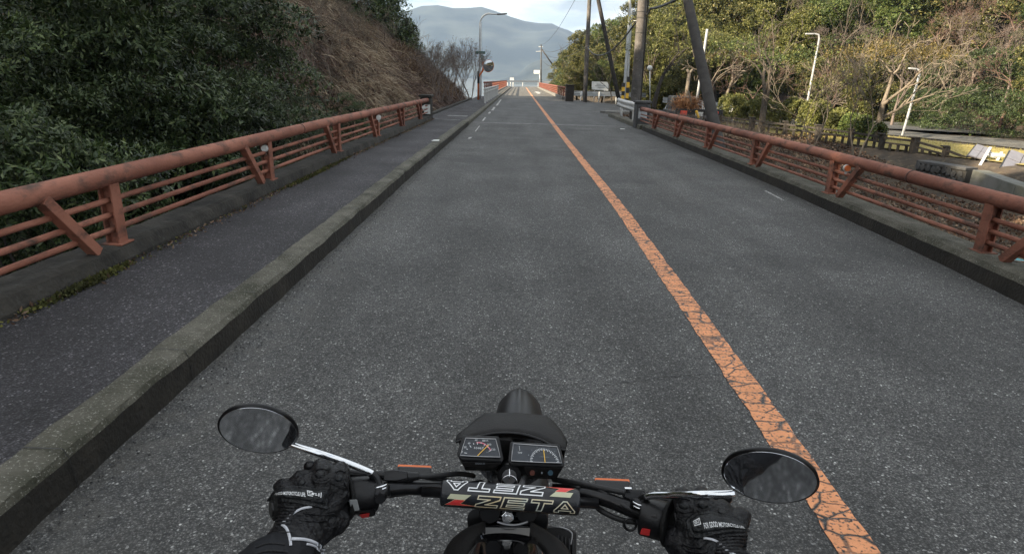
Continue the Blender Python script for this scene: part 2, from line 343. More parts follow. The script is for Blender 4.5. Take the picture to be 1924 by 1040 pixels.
M['brown_wall'] = mat('brown_wall', (.035, .02, .014), .95, (.016, .011, .009), .9, 8, .35, .65, .8, 8, coord='World')

# ---------------------------------------------------------------- terrain
FEN = [(6.5, 46.0), (11.3, 37.0), (12.3, 34.4), (13.4, 32.6), (15.0, 29.2), (16.3, 26.5), (15.75, 24.4), (16.1, 22.6), (15.6, 19.6), (14.4, 11.0), (17.0, 0.0), (18.0, -40.0)]
HIL = [(6.0, 120.0), (9.0, 74.0), (17.0, 60.0), (27.0, 47.0), (33.0, 36.0), (36.0, 20.0), (40.0, -40.0)]
def sdist(P, x, y):                  # distance to polyline, + on its right/far side
    best = 1e9; sg = 1
    for (ax, ay), (bx, by) in zip(P[:-1], P[1:]):
        dx, dy = bx-ax, by-ay; t = max(0, min(1, ((x-ax)*dx+(y-ay)*dy)/(dx*dx+dy*dy)))
        qx, qy = ax+dx*t, ay+dy*t; d = math.hypot(x-qx, y-qy)
        if d < best: best = d; sg = 1 if (dx*(y-ay)-dy*(x-ax)) > 0 else -1
    ins = False; Q = P+[(400, P[-1][1]-1), (400, P[0][1]+1)]; n = len(Q)
    for i in range(n):
        (ax, ay), (bx, by) = Q[i], Q[(i+1) % n]
        if (ay > y) != (by > y) and x < (bx-ax)*(y-ay)/(by-ay)+ax: ins = not ins
    return best if ins else -best
def G(X, Y):
    nz_ = noise.fractal(Vector((X*.13, Y*.13, 3.1)), 1.0, 2.0, 5)
    if X < 0.4:                      # left bank
        s = sm(12, 26, Y)*(1-sm(47, 58, Y))
        g = -5.5 + .98*max(0, -12.0-X) + nz_*.5
        g = min(g, 20 + nz_*1.5)
        hh = -.12 + .86*max(0, min(4.6, -4.1-X)) + .50*max(0, -8.7-X); hh = min(hh, 14) + (nz_*.6 + .5*noise.noise(Vector((X*.55, Y*.45, 7.7))) + .25*noise.noise(Vector((X*1.3, Y*1.1, 2.2))))*min(1, max(0, (-4.5-X)/2.5))
        z = g*(1-s)+hh*s
        if Y > 52: z = z*(1-sm(52, 66, Y)) - 14*sm(52, 66, Y)
        if Y < 24 and X > -3.7: z = min(z, -3.2)
        if X < -200 or Y < -150: z = -14
        if 24 <= Y < 52 and X > -4.2: z = min(z, zr(Y)-.14)
        return z
    d = sdist(FEN, X, Y)
    z = -1.0 + nz_*.08
    if d < 0:
        z = -1.08 - min(2.6, -d*.22) + nz_*.14*min(1, -d)
        pass
    if d < .8: z -= .85*sm(-.75, .2, -d)*(1-sm(23.6, 26.0, Y))*sm(2, 12, Y)*(1-sm(3, 8, -d))
    if Y > 22:
        zz = zr(Y)-.12; k = sm(24, 30, Y)*(1-sm(5.5, 15, X))
        z = z*(1-k)+zz*k
    h_ = sdist(HIL, X, Y)
    if h_ > 0: z = z + min(15, .62*h_) + nz_*1.0*min(1, h_/4)
    if Y > 55:
        k = sm(55, 66, Y)*(1-sm(4.3, 6.5, X)); z = z*(1-k) - 14*k
        k = sm(126, 131, Y)*(1-sm(30, 60, X))*sm(3.4, 5, X); z = z*(1-k)+(zr(Y)-.2)*k
        k = sm(150, 158, Y); z = z*(1-k)-14*k
    if Y < 24 and X < 4.5: z = min(z, -3.2)
    if Y > 152 or X > 180 or Y < -150: z = -14
    return z
def axis(a, b, st, far):
    o = list(np.arange(a, b+.01, st)); x = b; s_ = st
    while x < far: s_ *= 1.5; x += s_; o.append(x)
    x = a; s_ = st; pre = []
    while x > -far: s_ *= 1.5; x -= s_; pre.append(x)
    return pre[::-1]+o
xs = axis(-48, 60, .7, 3200); ys = axis(-45, 165, .9, 3200)
t_ = MB(); t_.grid([[(x, y, G(x, y)) for x in xs] for y in ys], 0, True)
XS_, YS_ = np.array(xs), np.array(ys); HG = np.array([[p[2] for p in t_.v[i*len(xs):(i+1)*len(xs)]] for i in range(len(ys))])
def Gi(X, Y):
    X = np.asarray(X, float); Y = np.asarray(Y, float); i = np.clip(np.searchsorted(XS_, X)-1, 0, len(XS_)-2); j = np.clip(np.searchsorted(YS_, Y)-1, 0, len(YS_)-2)
    fx = (X-XS_[i])/(XS_[i+1]-XS_[i]); fy = (Y-YS_[j])/(YS_[j+1]-YS_[j])
    return (HG[j, i]*(1-fx)+HG[j, i+1]*fx)*(1-fy)+(HG[j+1, i]*(1-fx)+HG[j+1, i+1]*fx)*fy
gr_o = ren(t_.build('ground', M['soil']), kind='structure')
wt = MB(); wt.grid([[(x, y, -12.0) for x in np.linspace(-3000, 3000, 5)] for y in (58, 400, 1500, 3000)], 0, False)
ren(wt.build('lake_water', M['water']), kind='structure')

# mountains over the lake: ridge line read off the photo, given real distance and depth
def ridge(pts, Y0, depth, name, rough_, u_ext):
    us = np.linspace(u_ext[0], u_ext[1], 260); rows = []
    hs = []
    for u in us:
        v = np.interp(u, [p[0] for p in pts], [p[1] for p in pts]); hs.append(at(u, v, Y0))
    for j in range(55):
        t = j/54; y = Y0-depth+depth*1.8*t
        prof = sm(0, 1, min(1, t*1.8)) if t*1.8 <= 1 else 1-sm(0, 1, (t*1.8-1)/.8)*1.0
        row = []
        for k, p in enumerate(hs):
            n_ = noise.fractal(Vector((p.x*.0035, y*.0035, 1)), 1.0, 2.1, 6)
            hgt = (p.z+14)*prof*(1+rough_*n_*min(1, abs(t*1.8-1)*3.2))
            row.append((p.x, y, -14+hgt))
        rows.append(row)
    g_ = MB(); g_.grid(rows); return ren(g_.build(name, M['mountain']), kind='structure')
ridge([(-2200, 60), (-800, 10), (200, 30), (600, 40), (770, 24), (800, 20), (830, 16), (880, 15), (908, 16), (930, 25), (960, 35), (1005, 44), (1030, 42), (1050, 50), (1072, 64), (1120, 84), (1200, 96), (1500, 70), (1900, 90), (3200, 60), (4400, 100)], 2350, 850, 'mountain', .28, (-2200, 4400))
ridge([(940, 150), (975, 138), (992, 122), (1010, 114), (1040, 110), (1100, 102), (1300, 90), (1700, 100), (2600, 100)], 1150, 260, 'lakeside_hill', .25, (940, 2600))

# ---------------------------------------------------------------- roads
KL, KR = -1.70, 4.10
def krx(Y): return float(np.interp(Y, [0, 4.6, 5.6, 7, 9.2, 12, 40], [3.9, 3.96, 4.02, 4.07, 4.12, 4.15, 4.15]))
def strip(name, xa, xb, Ys, dz, m, nx=1, kind='structure', th=0):
    g_ = MB(); rows = []
    for y in Ys:
        a = xa(y) if callable(xa) else xa; b = xb(y) if callable(xb) else xb
        rows.append([(a+(b-a)*k/nx, y, zr(y)+dz) for k in range(nx+1)])
    if th: g_.slab(rows, th, smooth=False)
    else: g_.grid(rows, 0, False)
    o = g_.build(name, m); ren(o, kind=kind); return o
Ya = list(np.arange(-30, 23.31, 1.0))+[23.3]; Yb = list(np.arange(23.3, 54, 1.0))+[54.2]; Yc = list(np.arange(54.2, 132, 2.0))+[132.0]
strip('road_bridge_deck', KL-.02, 4.2, Ya, 0, M['asphalt'], 4, th=.9)
def jx(y): return 4.15 if y < 32.5 else 4.15+(y-32.5)*9 if y < 34 else (17.6 if y < 50 else 4.6)
strip('road_junction', -1.72, 5.0, Yb, 0.001, M['asphalt_far'], 4, th=.3)
# side road falling away to the right into the park
g_ = MB(); g_.grid([[(x, y0+(y1-y0)*k/4-(x-5)*.25, zr(y0+(y1-y0)*k/4)*(1-sm(5, 14, x))+(-.86)*sm(5, 14, x)+.0) for k in range(5)] for x, y0, y1 in [(4.99, 33.4, 51.5), (6.5, 35, 51), (8, 36.5, 50.8), (10, 38.5, 50.8), (13, 40.5, 51), (17, 42, 51.8), (22, 42.5, 52.2), (27, 41.2, 50.2)]], 0, False)
ren(g_.build('side_road', M['asphalt_far']), kind='structure')
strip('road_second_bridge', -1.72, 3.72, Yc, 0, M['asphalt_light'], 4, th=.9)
# bend to the right at the far end
g_ = MB(); rows = []
for k in range(15):
    a = math.radians(90*k/14); rows.append([(14-(14-x)*math.cos(a), 132+(14-x)*math.sin(a), zr(132)) for x in (-1.72, 0, 1.9, 3.72)])
rows += [[(14+s_, 132+14-x, zr(132)) for x in (-1.72, 0, 1.9, 3.72)] for s_ in (15, 40)]
g_.slab(rows, .3, smooth=False); ren(g_.build('road_bend', M['asphalt_light']), kind='structure')
strip('road_approach', -3.4, 4.3, [-60, -50, -40, -30], -.002, M['asphalt'], 2, th=.3)
for y_, w_, x0, x1 in ((23.3, .30, -1.66, 4.1), (54.2, .4, -1.66, 3.7)):
    g_ = MB(); n_ = 24
    g_.grid([[(x0+(x1-x0)*i/n_, y_+s_*w_*(.5+.2*noise.noise(Vector((i*.7, s_, y_)))), zr(y_)+.006) for i in range(n_+1)] for s_ in (-1, 1)], 0, False)
    ren(g_.build('expansion_joint', M['joint'] if y_ < 30 else M['concrete_dark']), kind='structure')
# orange centre line
g_ = MB(); rows = []
for y in list(np.arange(-4, 24, .05))+list(np.arange(24, 130, .5)):
    x = float(np.interp(y, [0, 2, 3, 7.7, 12, 22, 54, 126], [1.19, 1.19, 1.21, 1.25, 1.22, 1.18, 1.13, 1.10]))
    e_ = lambda k: .010*noise.noise(Vector((k, y*3, 1)))+.013*max(0, noise.noise(Vector((k, y*11, 4))))+.006*noise.noise(Vector((k, y*30, 2)))
    rows.append([(x+e_(0), y, zr(y)+.004), (x+.158-e_(9), y, zr(y)+.004)])
g_.grid(rows, 0, False); ren(g_.build('centre_line_marking', M['orange_line']), kind='structure')
g_ = MB()
for x0, ya, yb, x1, wd in [(3.76, 8.86, 9.62, 3.79, .035), (-1.43, 29.5, 31.0, -1.44, .09), (-1.42, 32.6, 36.5, -1.46, .11), (-1.42, 38.6, 50, -1.5, .11), (-1.40, 24.2, 26.5, -1.42, .06), (-1.32, 19.2, 21.6, -1.34, .03), (-1.34, 16.8, 17.3, -1.33, .07)]:
    g_.grid([[(x0, ya, zr(ya)+.005), (x0+wd, ya, zr(ya)+.005)], [(x1, yb, zr(yb)+.005), (x1+wd, yb, zr(yb)+.005)]], 0, False)
ren(g_.build('white_road_marking', M['white_line']), kind='structure')
# faint arrow patches on the second bridge
g_ = MB(); g_.prism([(2.0, 74, zr(74)+.005), (2.3, 74, zr(74)+.005), (2.45, 82, zr(82)+.005), (2.75, 82, zr(82)+.005), (2.2, 90, zr(90)+.005), (1.7, 82, zr(82)+.005), (2.0, 82, zr(82)+.005)], (0, 0, .002))
ren(g_.build('worn_arrow_marking', M['white_line']), kind='structure')
# cracks in the asphalt: thin dark wandering ribbons
def crack(pts, wd, name='road_crack'):
    g_ = MB(); L_ = []; 
    for (a, b) in zip(pts[:-1], pts[1:]):
        for k in range(14): L_.append(Vector((a[0]+(b[0]-a[0])*k/14, a[1]+(b[1]-a[1])*k/14, 0)))
    r0, r1 = [], []
    for i, p in enumerate(L_):
        n_ = noise.noise(p*9)*.03+noise.noise(p*31)*.012; q = p+Vector((n_*.4, n_, 0)); ww = wd*(.35+abs(noise.noise(p*17))*1.6)
        r0.append((q.x, q.y-ww, .0045)); r1.append((q.x, q.y+ww, .0045))
    g_.grid([r0, r1], 0, False); ren(g_.build(name, M['black_paint']), kind='structure')
crack([(.45, 3.06), (.7, 3.16), (1.0, 3.24), (1.18, 3.26)], .0035)
crack([(.55, 8.6), (.9, 8.9), (1.15, 9.4)], .008)
crack([(1.43, 1.9), (1.41, 2.8), (1.47, 4.2), (1.44, 6.0), (1.48, 8.5)], .004)
crack([(-.9, 5.6), (-.3, 5.75), (.2, 5.7)], .003)
crack([(2.2, 6.8), (2.6, 8.6), (2.5, 11.5)], .005)
crack([(-1.1, 10.5), (-.2, 10.8), (.9, 10.7)], .006)

# kerbs and pavement
def extr(name, prof, Ys, m, jit=0.0, xf=None, face=None):
    g_ = MB(); rows = []
    for y in Ys:
        row = []
        for k, (x, z) in enumerate(prof):
            xx = (xf(y) if xf else 0)+x
            j_ = jit*(noise.noise(Vector((k*5.3, y*2.3, 1.7)))*.8+.5*noise.noise(Vector((k*5.3, y*9, 1.7)))); j2 = jit*.6*(noise.noise(Vector((k*3.3, y*2.9, 8.7)))+.6*noise.noise(Vector((k*3.3, y*10, 8.7))))
            row.append((xx+j_, y, zr(y)+z+j2))
        rows.append(row)
    g_.grid(rows, 0, False)
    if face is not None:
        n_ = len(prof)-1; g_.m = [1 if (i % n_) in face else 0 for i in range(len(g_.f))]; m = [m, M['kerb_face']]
    g_.add(rows[0], [list(range(len(prof)))], 0); g_.add(rows[-1], [list(range(len(prof)))[::-1]], 0)
    return ren(g_.build(name, m), kind='structure')
Yk = list(np.arange(-30, 0, .5))+list(np.arange(0, 21.8, .07))
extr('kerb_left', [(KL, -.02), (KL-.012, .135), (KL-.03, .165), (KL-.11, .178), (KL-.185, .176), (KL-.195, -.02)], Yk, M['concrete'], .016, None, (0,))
extr('kerb_left_junction', [(KL-.02, -.02), (KL-.03, .11), (KL-.06, .125), (KL-.20, .125), (KL-.22, -.02)], list(np.arange(21.95, 131, 1.0)), M['concrete'], .01)
strip('pavement', -2.99, KL-.18, list(np.arange(-30, 21.8, .5))+[21.8], .168, M['asphalt_walk'], 3, th=.1)
strip('pavement_beyond_bridge', -3.45, KL-.21, list(np.arange(21.8, 54, 1.0))+[54], .118, M['asphalt_walk'], 3, th=.2)
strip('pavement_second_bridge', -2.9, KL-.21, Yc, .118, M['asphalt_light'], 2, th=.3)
extr('footway_joint', [(-2.95, .174), (-2.0, .174), (-2.0, .15), (-2.95, .15)], [21.7, 21.85], M['joint'])
extr('footway_patch', [(-2.75, .125), (-2.0, .125), (-2.0, .10), (-2.75, .10)], [24.6, 25.2], M['joint'])
extr('bridge_edge_left', [(-2.96, -.6), (-2.93, .20), (-2.955, .285), (-3.02, .30), (-3.24, .295), (-3.27, .26), (-3.27, -.6)], Yk+[22.0], M['concrete_dark'], .018)
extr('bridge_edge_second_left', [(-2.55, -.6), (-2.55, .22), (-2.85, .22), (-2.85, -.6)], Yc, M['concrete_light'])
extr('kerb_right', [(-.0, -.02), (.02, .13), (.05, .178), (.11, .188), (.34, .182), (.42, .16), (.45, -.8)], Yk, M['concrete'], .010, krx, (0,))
extr('kerb_right_end', [(4.12, -.02), (4.14, .12), (4.18, .14), (4.42, .14), (4.45, -.3)], list(np.arange(22.1, 30.2, .5)), M['concrete'], .01)
extr('bridge_edge_second_right', [(3.52, -.6), (3.50, .24), (3.86, .24), (3.86, -.6)], Yc, M['concrete_light'])
# low kerb stone across the mouth of the side road
g_ = MB(); P_ = [(5.0, 33.3), (4.3, 33.0), (4.15, 33.4), (4.3, 33.9), (4.9, 34.3), (6.4, 35.1)]
g_.prism([(x, y, zr(y)-.05) for x, y in [(4.12, 33.1), (4.35, 32.6), (5.2, 32.6), (6.2, 33.4), (6.2, 34.0), (4.6, 33.8)]], (0, 0, .17)); ren(g_.build('kerb_island', M['concrete_light'], bevel=.02), kind='structure')
extr('soil_edging', [(-3.36, -.1), (-3.36, .20), (-3.48, .22), (-3.52, -.1)], list(np.arange(22.6, 46, .7)), M['concrete_dark'], .02)
# bridge abutment walls so the gully banks end in concrete
for nm, y_, x0, x1 in (('bridge_abutment', 23.9, -3.35, 4.55), ('bridge_abutment', 53.6, -3.0, 3.9)):
    g_ = MB(); g_.box(((x0+x1)/2, y_, -4.2), (x1-x0, .6, 6.2)); tt = g_.build(nm, M['wall_grey']); ren(tt, kind='structure')
g_ = MB()
for y_ in (-6, 8): g_.box((.4, y_, -4.6), (2.2, 1.2, 7.4))
ren(g_.build('bridge_pier', M['wall_grey']), kind='structure')
g_ = MB()
for y_ in (76, 100, 124): g_.box((.5, y_, -8.6), (2.6, 1.4, 14.2))
ren(g_.build('bridge_pier', M['wall_grey']), kind='structure')

# park lawn and lane behind the fence
def sheet(name, pts, m, dz):
    g_ = MB(); g_.add([(x, y, G(x, y)+dz) for x, y in pts], [list(range(len(pts)))]); 
    bm = bmesh.new(); o = g_.build(name, m); bm.from_mesh(o.data)
    bmesh.ops.subdivide_edges(bm, edges=bm.edges, cuts=1, use_grid_fill=True); bmesh.ops.triangulate(bm, faces=bm.faces)
    bm.to_mesh(o.data); bm.free(); return ren(o, kind='structure')
def band(name, P, off0, off1, m, dz, n=40):
    g_ = MB(); L_ = []
    seg = [(Vector(a), Vector(b)) for a, b in zip(P[:-1], P[1:])]; tot = sum((b-a).length for a, b in seg)
    for i in range(n+1):
        s_ = tot*i/n
        for a, b in seg:
            if s_ <= (b-a).length+1e-6: break
            s_ -= (b-a).length
        d = (b-a).normalized(); q = a+d*s_; L_.append((q, Vector((-d.y, d.x))))
    rows = []
    for q, nn in L_: rows.append([(q.x+nn.x*o_, q.y+nn.y*o_, float(Gi(q.x+nn.x*o_, q.y+nn.y*o_))+dz) for o_ in np.linspace(off0, off1, 8)])
    g_.grid(rows, 0, True); return ren(g_.build(name, m), kind='structure')
LINE = [(9.6, 41.5), (12.6, 35.0), (15.2, 30.0), (17.0, 26.3), (18.3, 22.0), (18.8, 10), (20.5, -10)]
band('park_lawn', LINE, -.35, 5.2, M['lawn'], .05, 60)
band('park_lane', [(a+6.6, b+3.4) for a, b in LINE], -1.1, 3.0, M['asphalt_light'], .045, 60)
g_ = MB()
for k in range(1, 46):
    y = k*.92-20; g_.add([(KL-.18, y, zr(y)+.1795), (KL-.028, y, zr(y)+.1785), (KL-.009, y, zr(y)+.135), (KL+.003, y, zr(y)), (KL+.003, y+.005, zr(y)), (KL-.009, y+.005, zr(y)+.135), (KL-.028, y+.006, zr(y)+.1785), (KL-.18, y+.006, zr(y)+.1795)], [[0, 1, 6, 7], [1, 2, 5, 6], [2, 3, 4, 5]])
ren(g_.build('kerb_joint', M['black_paint']), kind='structure')

# under-canopy shade painted as a dark sheet laid on the right hillside
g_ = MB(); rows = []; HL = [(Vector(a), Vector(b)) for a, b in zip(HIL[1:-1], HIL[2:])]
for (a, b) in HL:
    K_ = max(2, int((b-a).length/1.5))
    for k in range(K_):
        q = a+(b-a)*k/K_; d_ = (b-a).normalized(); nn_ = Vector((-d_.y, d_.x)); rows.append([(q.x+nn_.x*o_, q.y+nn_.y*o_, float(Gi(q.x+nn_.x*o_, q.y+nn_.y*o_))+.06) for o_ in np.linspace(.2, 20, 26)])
g_.grid(rows, 0, True); ren(g_.build('forest_shade_sheet', M['painted_shade_soil']), kind='structure')

# ---------------------------------------------------------------- railings
def railing(label, x, y0, y1, zc, side, posts, rp_, label_group, z_base, tubes, mats, diag=True, pw=.11, notch=True):
    root = empty('bridge_railing', (x, y0, zr(y0)), label, 'railing', label_group)
    Ys = list(np.linspace(y0, y1, max(8, int((y1-y0)/1.5))))
    g_ = MB(); g_.tube([(x, y, zr(y)+zc) for y in Ys], rp_, 22); g_.build('top_pipe', mats[0], root)
    for py in posts[::2]:                        # weld collars that join the pipe lengths
        y = py+1.25; g_ = MB()
        if y0 < y < y1: g_.tube([(x, y-.012, zr(y)+zc), (x, y+.012, zr(y)+zc)], rp_+.003, 22); g_.build('pipe_joint', mats[1], root)
    top = zc-rp_*.7
    for py in posts:
        b = MB(); sx = 1 if side < 0 else -1      # flange faces the road
        bx = x+sx*(-.05)
        h0, h1 = z_base+zr(py), top+zr(py)
        b.box((x+sx*.045, py, (h0+h1)/2), (.014, pw, h1-h0)); b.box((x-sx*.0, py, (h0+h1)/2), (.078, .012, h1-h0)); b.box((x-sx*.045, py, (h0+h1)/2), (.014, pw*.9, h1-h0))
        b.box((x, py, h0+.006), (.16, .17, .012))
        b.build('post', mats[0], root, bevel=.002)
        if diag:
            b = MB(); a0 = Vector((x+sx*.03, py-.30, h0+.01)); a1 = Vector((x+sx*.03, py-.72, h1+.02))
            t = (a1-a0).normalized(); b.beam(a0, a1, .075, .075, Vector((1, 0, 0)))
            b.build('brace', mats[0], root, bevel=.004)
    for z_ in tubes:
        g_ = MB(); g_.tube([(x-(.0), y, zr(y)+z_) for y in Ys], .0215, 12); g_.build('rail', mats[0], root)
    return root
LP = [4.62-3.05*k for k in range(3, 0, -1)]+[4.62+3.05*k for k in range(0, 6)]
railing('red pipe railing along the pavement on the left of the near bridge', -3.05, -8, 21.4, .795, -1, LP, .069, None, .29, (.405, .515, .625), (M['rail_red'], M['rail_dark']))
RP = [5.55-3.0*k for k in range(4, 0, -1)]+[5.55+2.95*k for k in range(0, 6)]
railing('red pipe railing on the right of the near bridge, in front of the fallen leaves', 4.24, -8, 22.6, .665, 1, RP, .069, None, .18, (.275, .38, .485), (M['rail_red'], M['rail_dark']))
# far bridge railings: many thin posts
def far_railing(label, x, y0, y1, zt, m, n, solid):
    root = empty('bridge_railing', (x, y0, zr(y0)), label, 'railing')
    Ys = list(np.linspace(y0, y1, 12))
    g_ = MB(); g_.tube([(x, y, zr(y)+zt) for y in Ys], .07, 10); g_.build('top_pipe', m, root)
    for k in range(n):
        y = y0+(y1-y0)*(k+.5)/n; g_ = MB(); g_.box((x, y, zr(y)+(zt+.2)/2), (.09, .13, zt-.2)); g_.build('post', m, root)
    for z_ in solid: g_ = MB(); g_.tube([(x, y, zr(y)+z_) for y in Ys], .035, 8); g_.build('rail', m, root)
far_railing('red railing of the second bridge on its left side, over the water', -2.70, 49, 131, 1.22, M['rail_far'], 34, (.45, .7, .95))
far_railing('orange red railing of the second bridge on its right side', 3.70, 51.8, 129, .98, M['rail_far'], 30, (.40, .58, .76))
# end posts
def endpost(name, label, c, size, mats, plate=None, cap=True):
    r = empty(name, c, label, 'bridge post'); b = MB(); x, y, z = size
    b.box((c[0], c[1], c[2]+z/2), (x, y, z)); b.build('pillar', mats[0], r, bevel=.03)
    if cap: b = MB(); b.box((c[0], c[1], c[2]+z+.04), (x+.08, y+.08, .08)); b.build('cap', mats[0], r, bevel=.02)
    if plate: b = MB(); b.box((c[0]+plate[0], c[1]-y/2-.012, c[2]+plate[1]), (plate[2], .02, plate[3])); b.build('name_plate', mats[1], r)
    return r
endpost('end_post', 'dark concrete post at the far end of the left railing, with a pale plate', (-3.12, 21.75, -.1), (.34, .55, .90), (M['concrete_dark'], M['white_plate']), (.06, .52, .2, .3))
# plate marks of the left post (strokes too small to read in the photo)
endpost('end_post', 'dark grey stone post at the far end of the right railing, beside the white guardrail', (4.32, 22.95, -.1), (.46, .62, .86), (M['stone'], M['galv']), (-.02, .52, .3, .34))
endpost('end_post', 'dark brown block where the right railing of the second bridge starts', (3.86, 51.0, -.35), (.62, .9, 1.22), (M['bark_dark'], M['galv']), None)
# reflectors
def reflector(label, p, m, r=.035, d=(0, -1, 0)):
    ro = empty('rail_reflector', p, label, 'reflector'); d = Vector(d)
    b = MB(); b.tube([Vector(p), Vector(p)+d*.018], r, 16); b.build('lens', m, ro)
    b = MB(); b.tube([Vector(p)-d*.03, Vector(p)], r*1.18, 16); b.box(Vector(p)-d*.02+Vector((0, 0, -r*1.2)), (.02, .02, r*1.6)); b.build('housing', M['white_paint'], ro)
    return ro
reflector('round white reflector on the left railing beside its second visible post', at(497, 279, 7.60), M['white_plate'], .036)
reflector('orange reflector on the right railing beside a post', at(1592, 316, 8.05), M['orange_paint'], .038)
reflector('small white reflector on the left railing, further along toward the dark end post', at(711, 221, 13.6), M['white_plate'], .045)
reflector('small white reflector on the left railing, last before the dark end post', at(796, 202, 19.8), M['white_plate'], .05)
# litter
def litter(name, label, pts, m, z, two=None):
    b = MB(); b.prism([(x, y, z) for x, y in pts], (0, 0, .004), 0)
    if two: b.prism([(x, y, z+.0045) for x, y in two[0]], (0, 0, .003), 1)
    o = b.build(name, [m]+([two[1]] if two else [])); ren(o, label, 'litter')
M['cyan'] = mat('cyan', (.03, .42, .48), .5)
litter('paper_scrap', 'white and turquoise paper scrap on the right kerb', [(4.22, 5.32), (4.30, 5.24), (4.40, 5.22), (4.36, 5.33)], M['white_plate'], .19, ([(4.31, 5.245), (4.39, 5.228), (4.36, 5.31), (4.33, 5.31)], M['cyan']))
litter('paper_scrap', 'small white scrap on the left kerb', [(-1.92, 14.05), (-1.76, 14.1), (-1.78, 14.35), (-1.9, 14.3)], M['white_plate'], .155)
litter('paper_scrap', 'tiny white scrap on the road near the joint', [(3.45, 21.9), (3.62, 21.9), (3.6, 22.1), (3.47, 22.1)], M['white_plate'], zr(22)+.006)

# ---------------------------------------------------------------- guardrails
def wbeam(P, z0, h=.30):                # corrugated beam along a path
    rows = []
    for i, p in enumerate(P):
        a = P[max(0, i-1)]; b_ = P[min(len(P)-1, i+1)]; d = (Vector(b_)-Vector(a)); d.z = 0; d.normalize(); nn = Vector((-d.y, d.x, 0))
        rows.append([Vector(p)+nn*o_+Vector((0, 0, z0+z_)) for z_, o_ in ((-.05, 0), (.02, .06), (.08, .06), (.14, 0), (.20, .06), (.26, .06), (.32, 0))])
    return rows
def guardrail(label, P, m, zt, npost, group=None, pm=None, bar=False):
    r = empty('guardrail', P[0], label, 'guardrail', group); P = [Vector(p) for p in P]
    g_ = MB(); g_.slab(wbeam(P, zt-.3), .004, d=(0, 0, .0001)) if False else g_.grid(wbeam(P, zt-.3))
    o = g_.build('beam', m, r); md = o.modifiers.new('thick', 'SOLIDIFY'); md.thickness = .006
    tot = sum((b-a).length for a, b in zip(P[:-1], P[1:]))
    for k in range(npost):
        s_ = tot*(k+.5)/npost
        for a, b in zip(P[:-1], P[1:]):
            if s_ <= (b-a).length+1e-6: break
            s_ -= (b-a).length
        q = a+(b-a).normalized()*s_; g_ = MB(); g_.tube([q+Vector((0, 0, -.3)), q+Vector((0, 0, zt-.02))], .057, 12); g_.build('post', pm or m, r)
    return r
guardrail('short white guardrail end beside the grey stone post on the right', [(4.34, 22.9, zr(23)), (4.38, 25, zr(25)), (4.46, 28, zr(28)), (4.62, 30.6, zr(30))], M['white_paint'], .80, 2)
guardrail('long pale guardrail across the junction in front of the white board', [(4.1, 52.2, zr(52)), (5.2, 52.6, -.3), (8.0, 54.0, -.3), (10.5, 54.4, -.35)], M['galv'], .75, 4)
guardrail('pale guardrail behind the thick concrete pole, left of the brown earth bank', [(10.3, 47.0, -.45), (13.2, 47.4, -.6), (15.0, 46.0, -.75)], M['galv'], .75, 3)
guardrail('white guardrail round the outside of the far bend', [(-2.9, 131.5, zr(132)), (-2.2, 137, zr(132)), (.6, 143, zr(132)), (5, 147.2, zr(132)), (11, 148.4, zr(132)), (30, 148.4, zr(132))], M['white_paint'], 1.2, 9)
r = empty('white_pipe_barrier', (-2.0, 40, zr(40)), 'white picket barrier on the pavement before the red railing', 'barrier')
a_, b_ = Vector((-2.06, 38.2, zr(38)+.12)), Vector((-2.02, 61, zr(61)+.12))
for z_ in (.62, .82): g_ = MB(); g_.tube([a_+Vector((0, 0, z_)), b_+Vector((0, 0, z_))], .05, 8); g_.build('rail', M['white_paint'], r)
for k in range(9): q = a_.lerp(b_, (k+.2)/9); g_ = MB(); g_.box(q+Vector((0, 0, .4)), (.12, .22, .85)); g_.build('post', M['white_paint'], r, bevel=.02)

# ---------------------------------------------------------------- poles, lamps, signs
def arc(c, r, a0, a1, n, ex, ey):
    return [Vector(c)+Vector(ex)*r*math.cos(math.radians(a0+(a1-a0)*k/n))+Vector(ey)*r*math.sin(math.radians(a0+(a1-a0)*k/n)) for k in range(n+1)]
# tall street lamp on the left with a name plate and four small plates
Y_ = 45.6; b0 = at(901.5, 190, Y_); b0.z = zr(Y_)+.1; tp = at(902.5, 44, Y_); x0 = b0.x
r = empty('street_lamp', b0, 'tall curved grey street lamp at the end of the left pavement', 'street lamp')
top = tp.z
g_ = MB(); path = [b0+Vector((0, 0, t)) for t in np.linspace(0, top-b0.z, 6)]
path = [Vector((b0.x+(tp.x-b0.x)*k/5, Y_, b0.z+(top-b0.z)*k/5)) for k in range(6)]+arc((tp.x+.62, Y_, top), .62, 175, 95, 7, (1, 0, 0), (0, 0, 1))+[at(936, 27.5, Y_)]
g_.tube(path, [.085]*6+[.06]*8+[.045], 12); g_.build('pole', M['galv'], r)
e_ = at(953, 26, Y_); g_ = MB(); g_.beam(at(934, 27.5, Y_), e_, .2, .09); g_.build('lamp_head', M['stone'], r, bevel=.03)
g_ = MB(); c_ = at(902, 99, Y_-.1); g_.box(c_, (.72, .03, .17)); g_.build('street_name_plate', M['green_plate'], r)
g_ = MB()
for k in range(7): g_.box(c_+Vector((-.28+k*.093, -.02, .0)), (.055, .006, .09 if k % 2 else .07))
g_.build('plate_writing', M['green_text'], r)
for k in range(4): g_ = MB(); g_.box(at(906, 104.5+k*2.9, Y_-.1), (.17, .02, .075)); g_.build('small_plate', M['green_plate'], r)
g_ = MB(); g_.box(b0+Vector((.02, -.1, 1.0)), (.22, .2, 1.5)); g_.build('junction_box', M['galv'], r, bevel=.02)
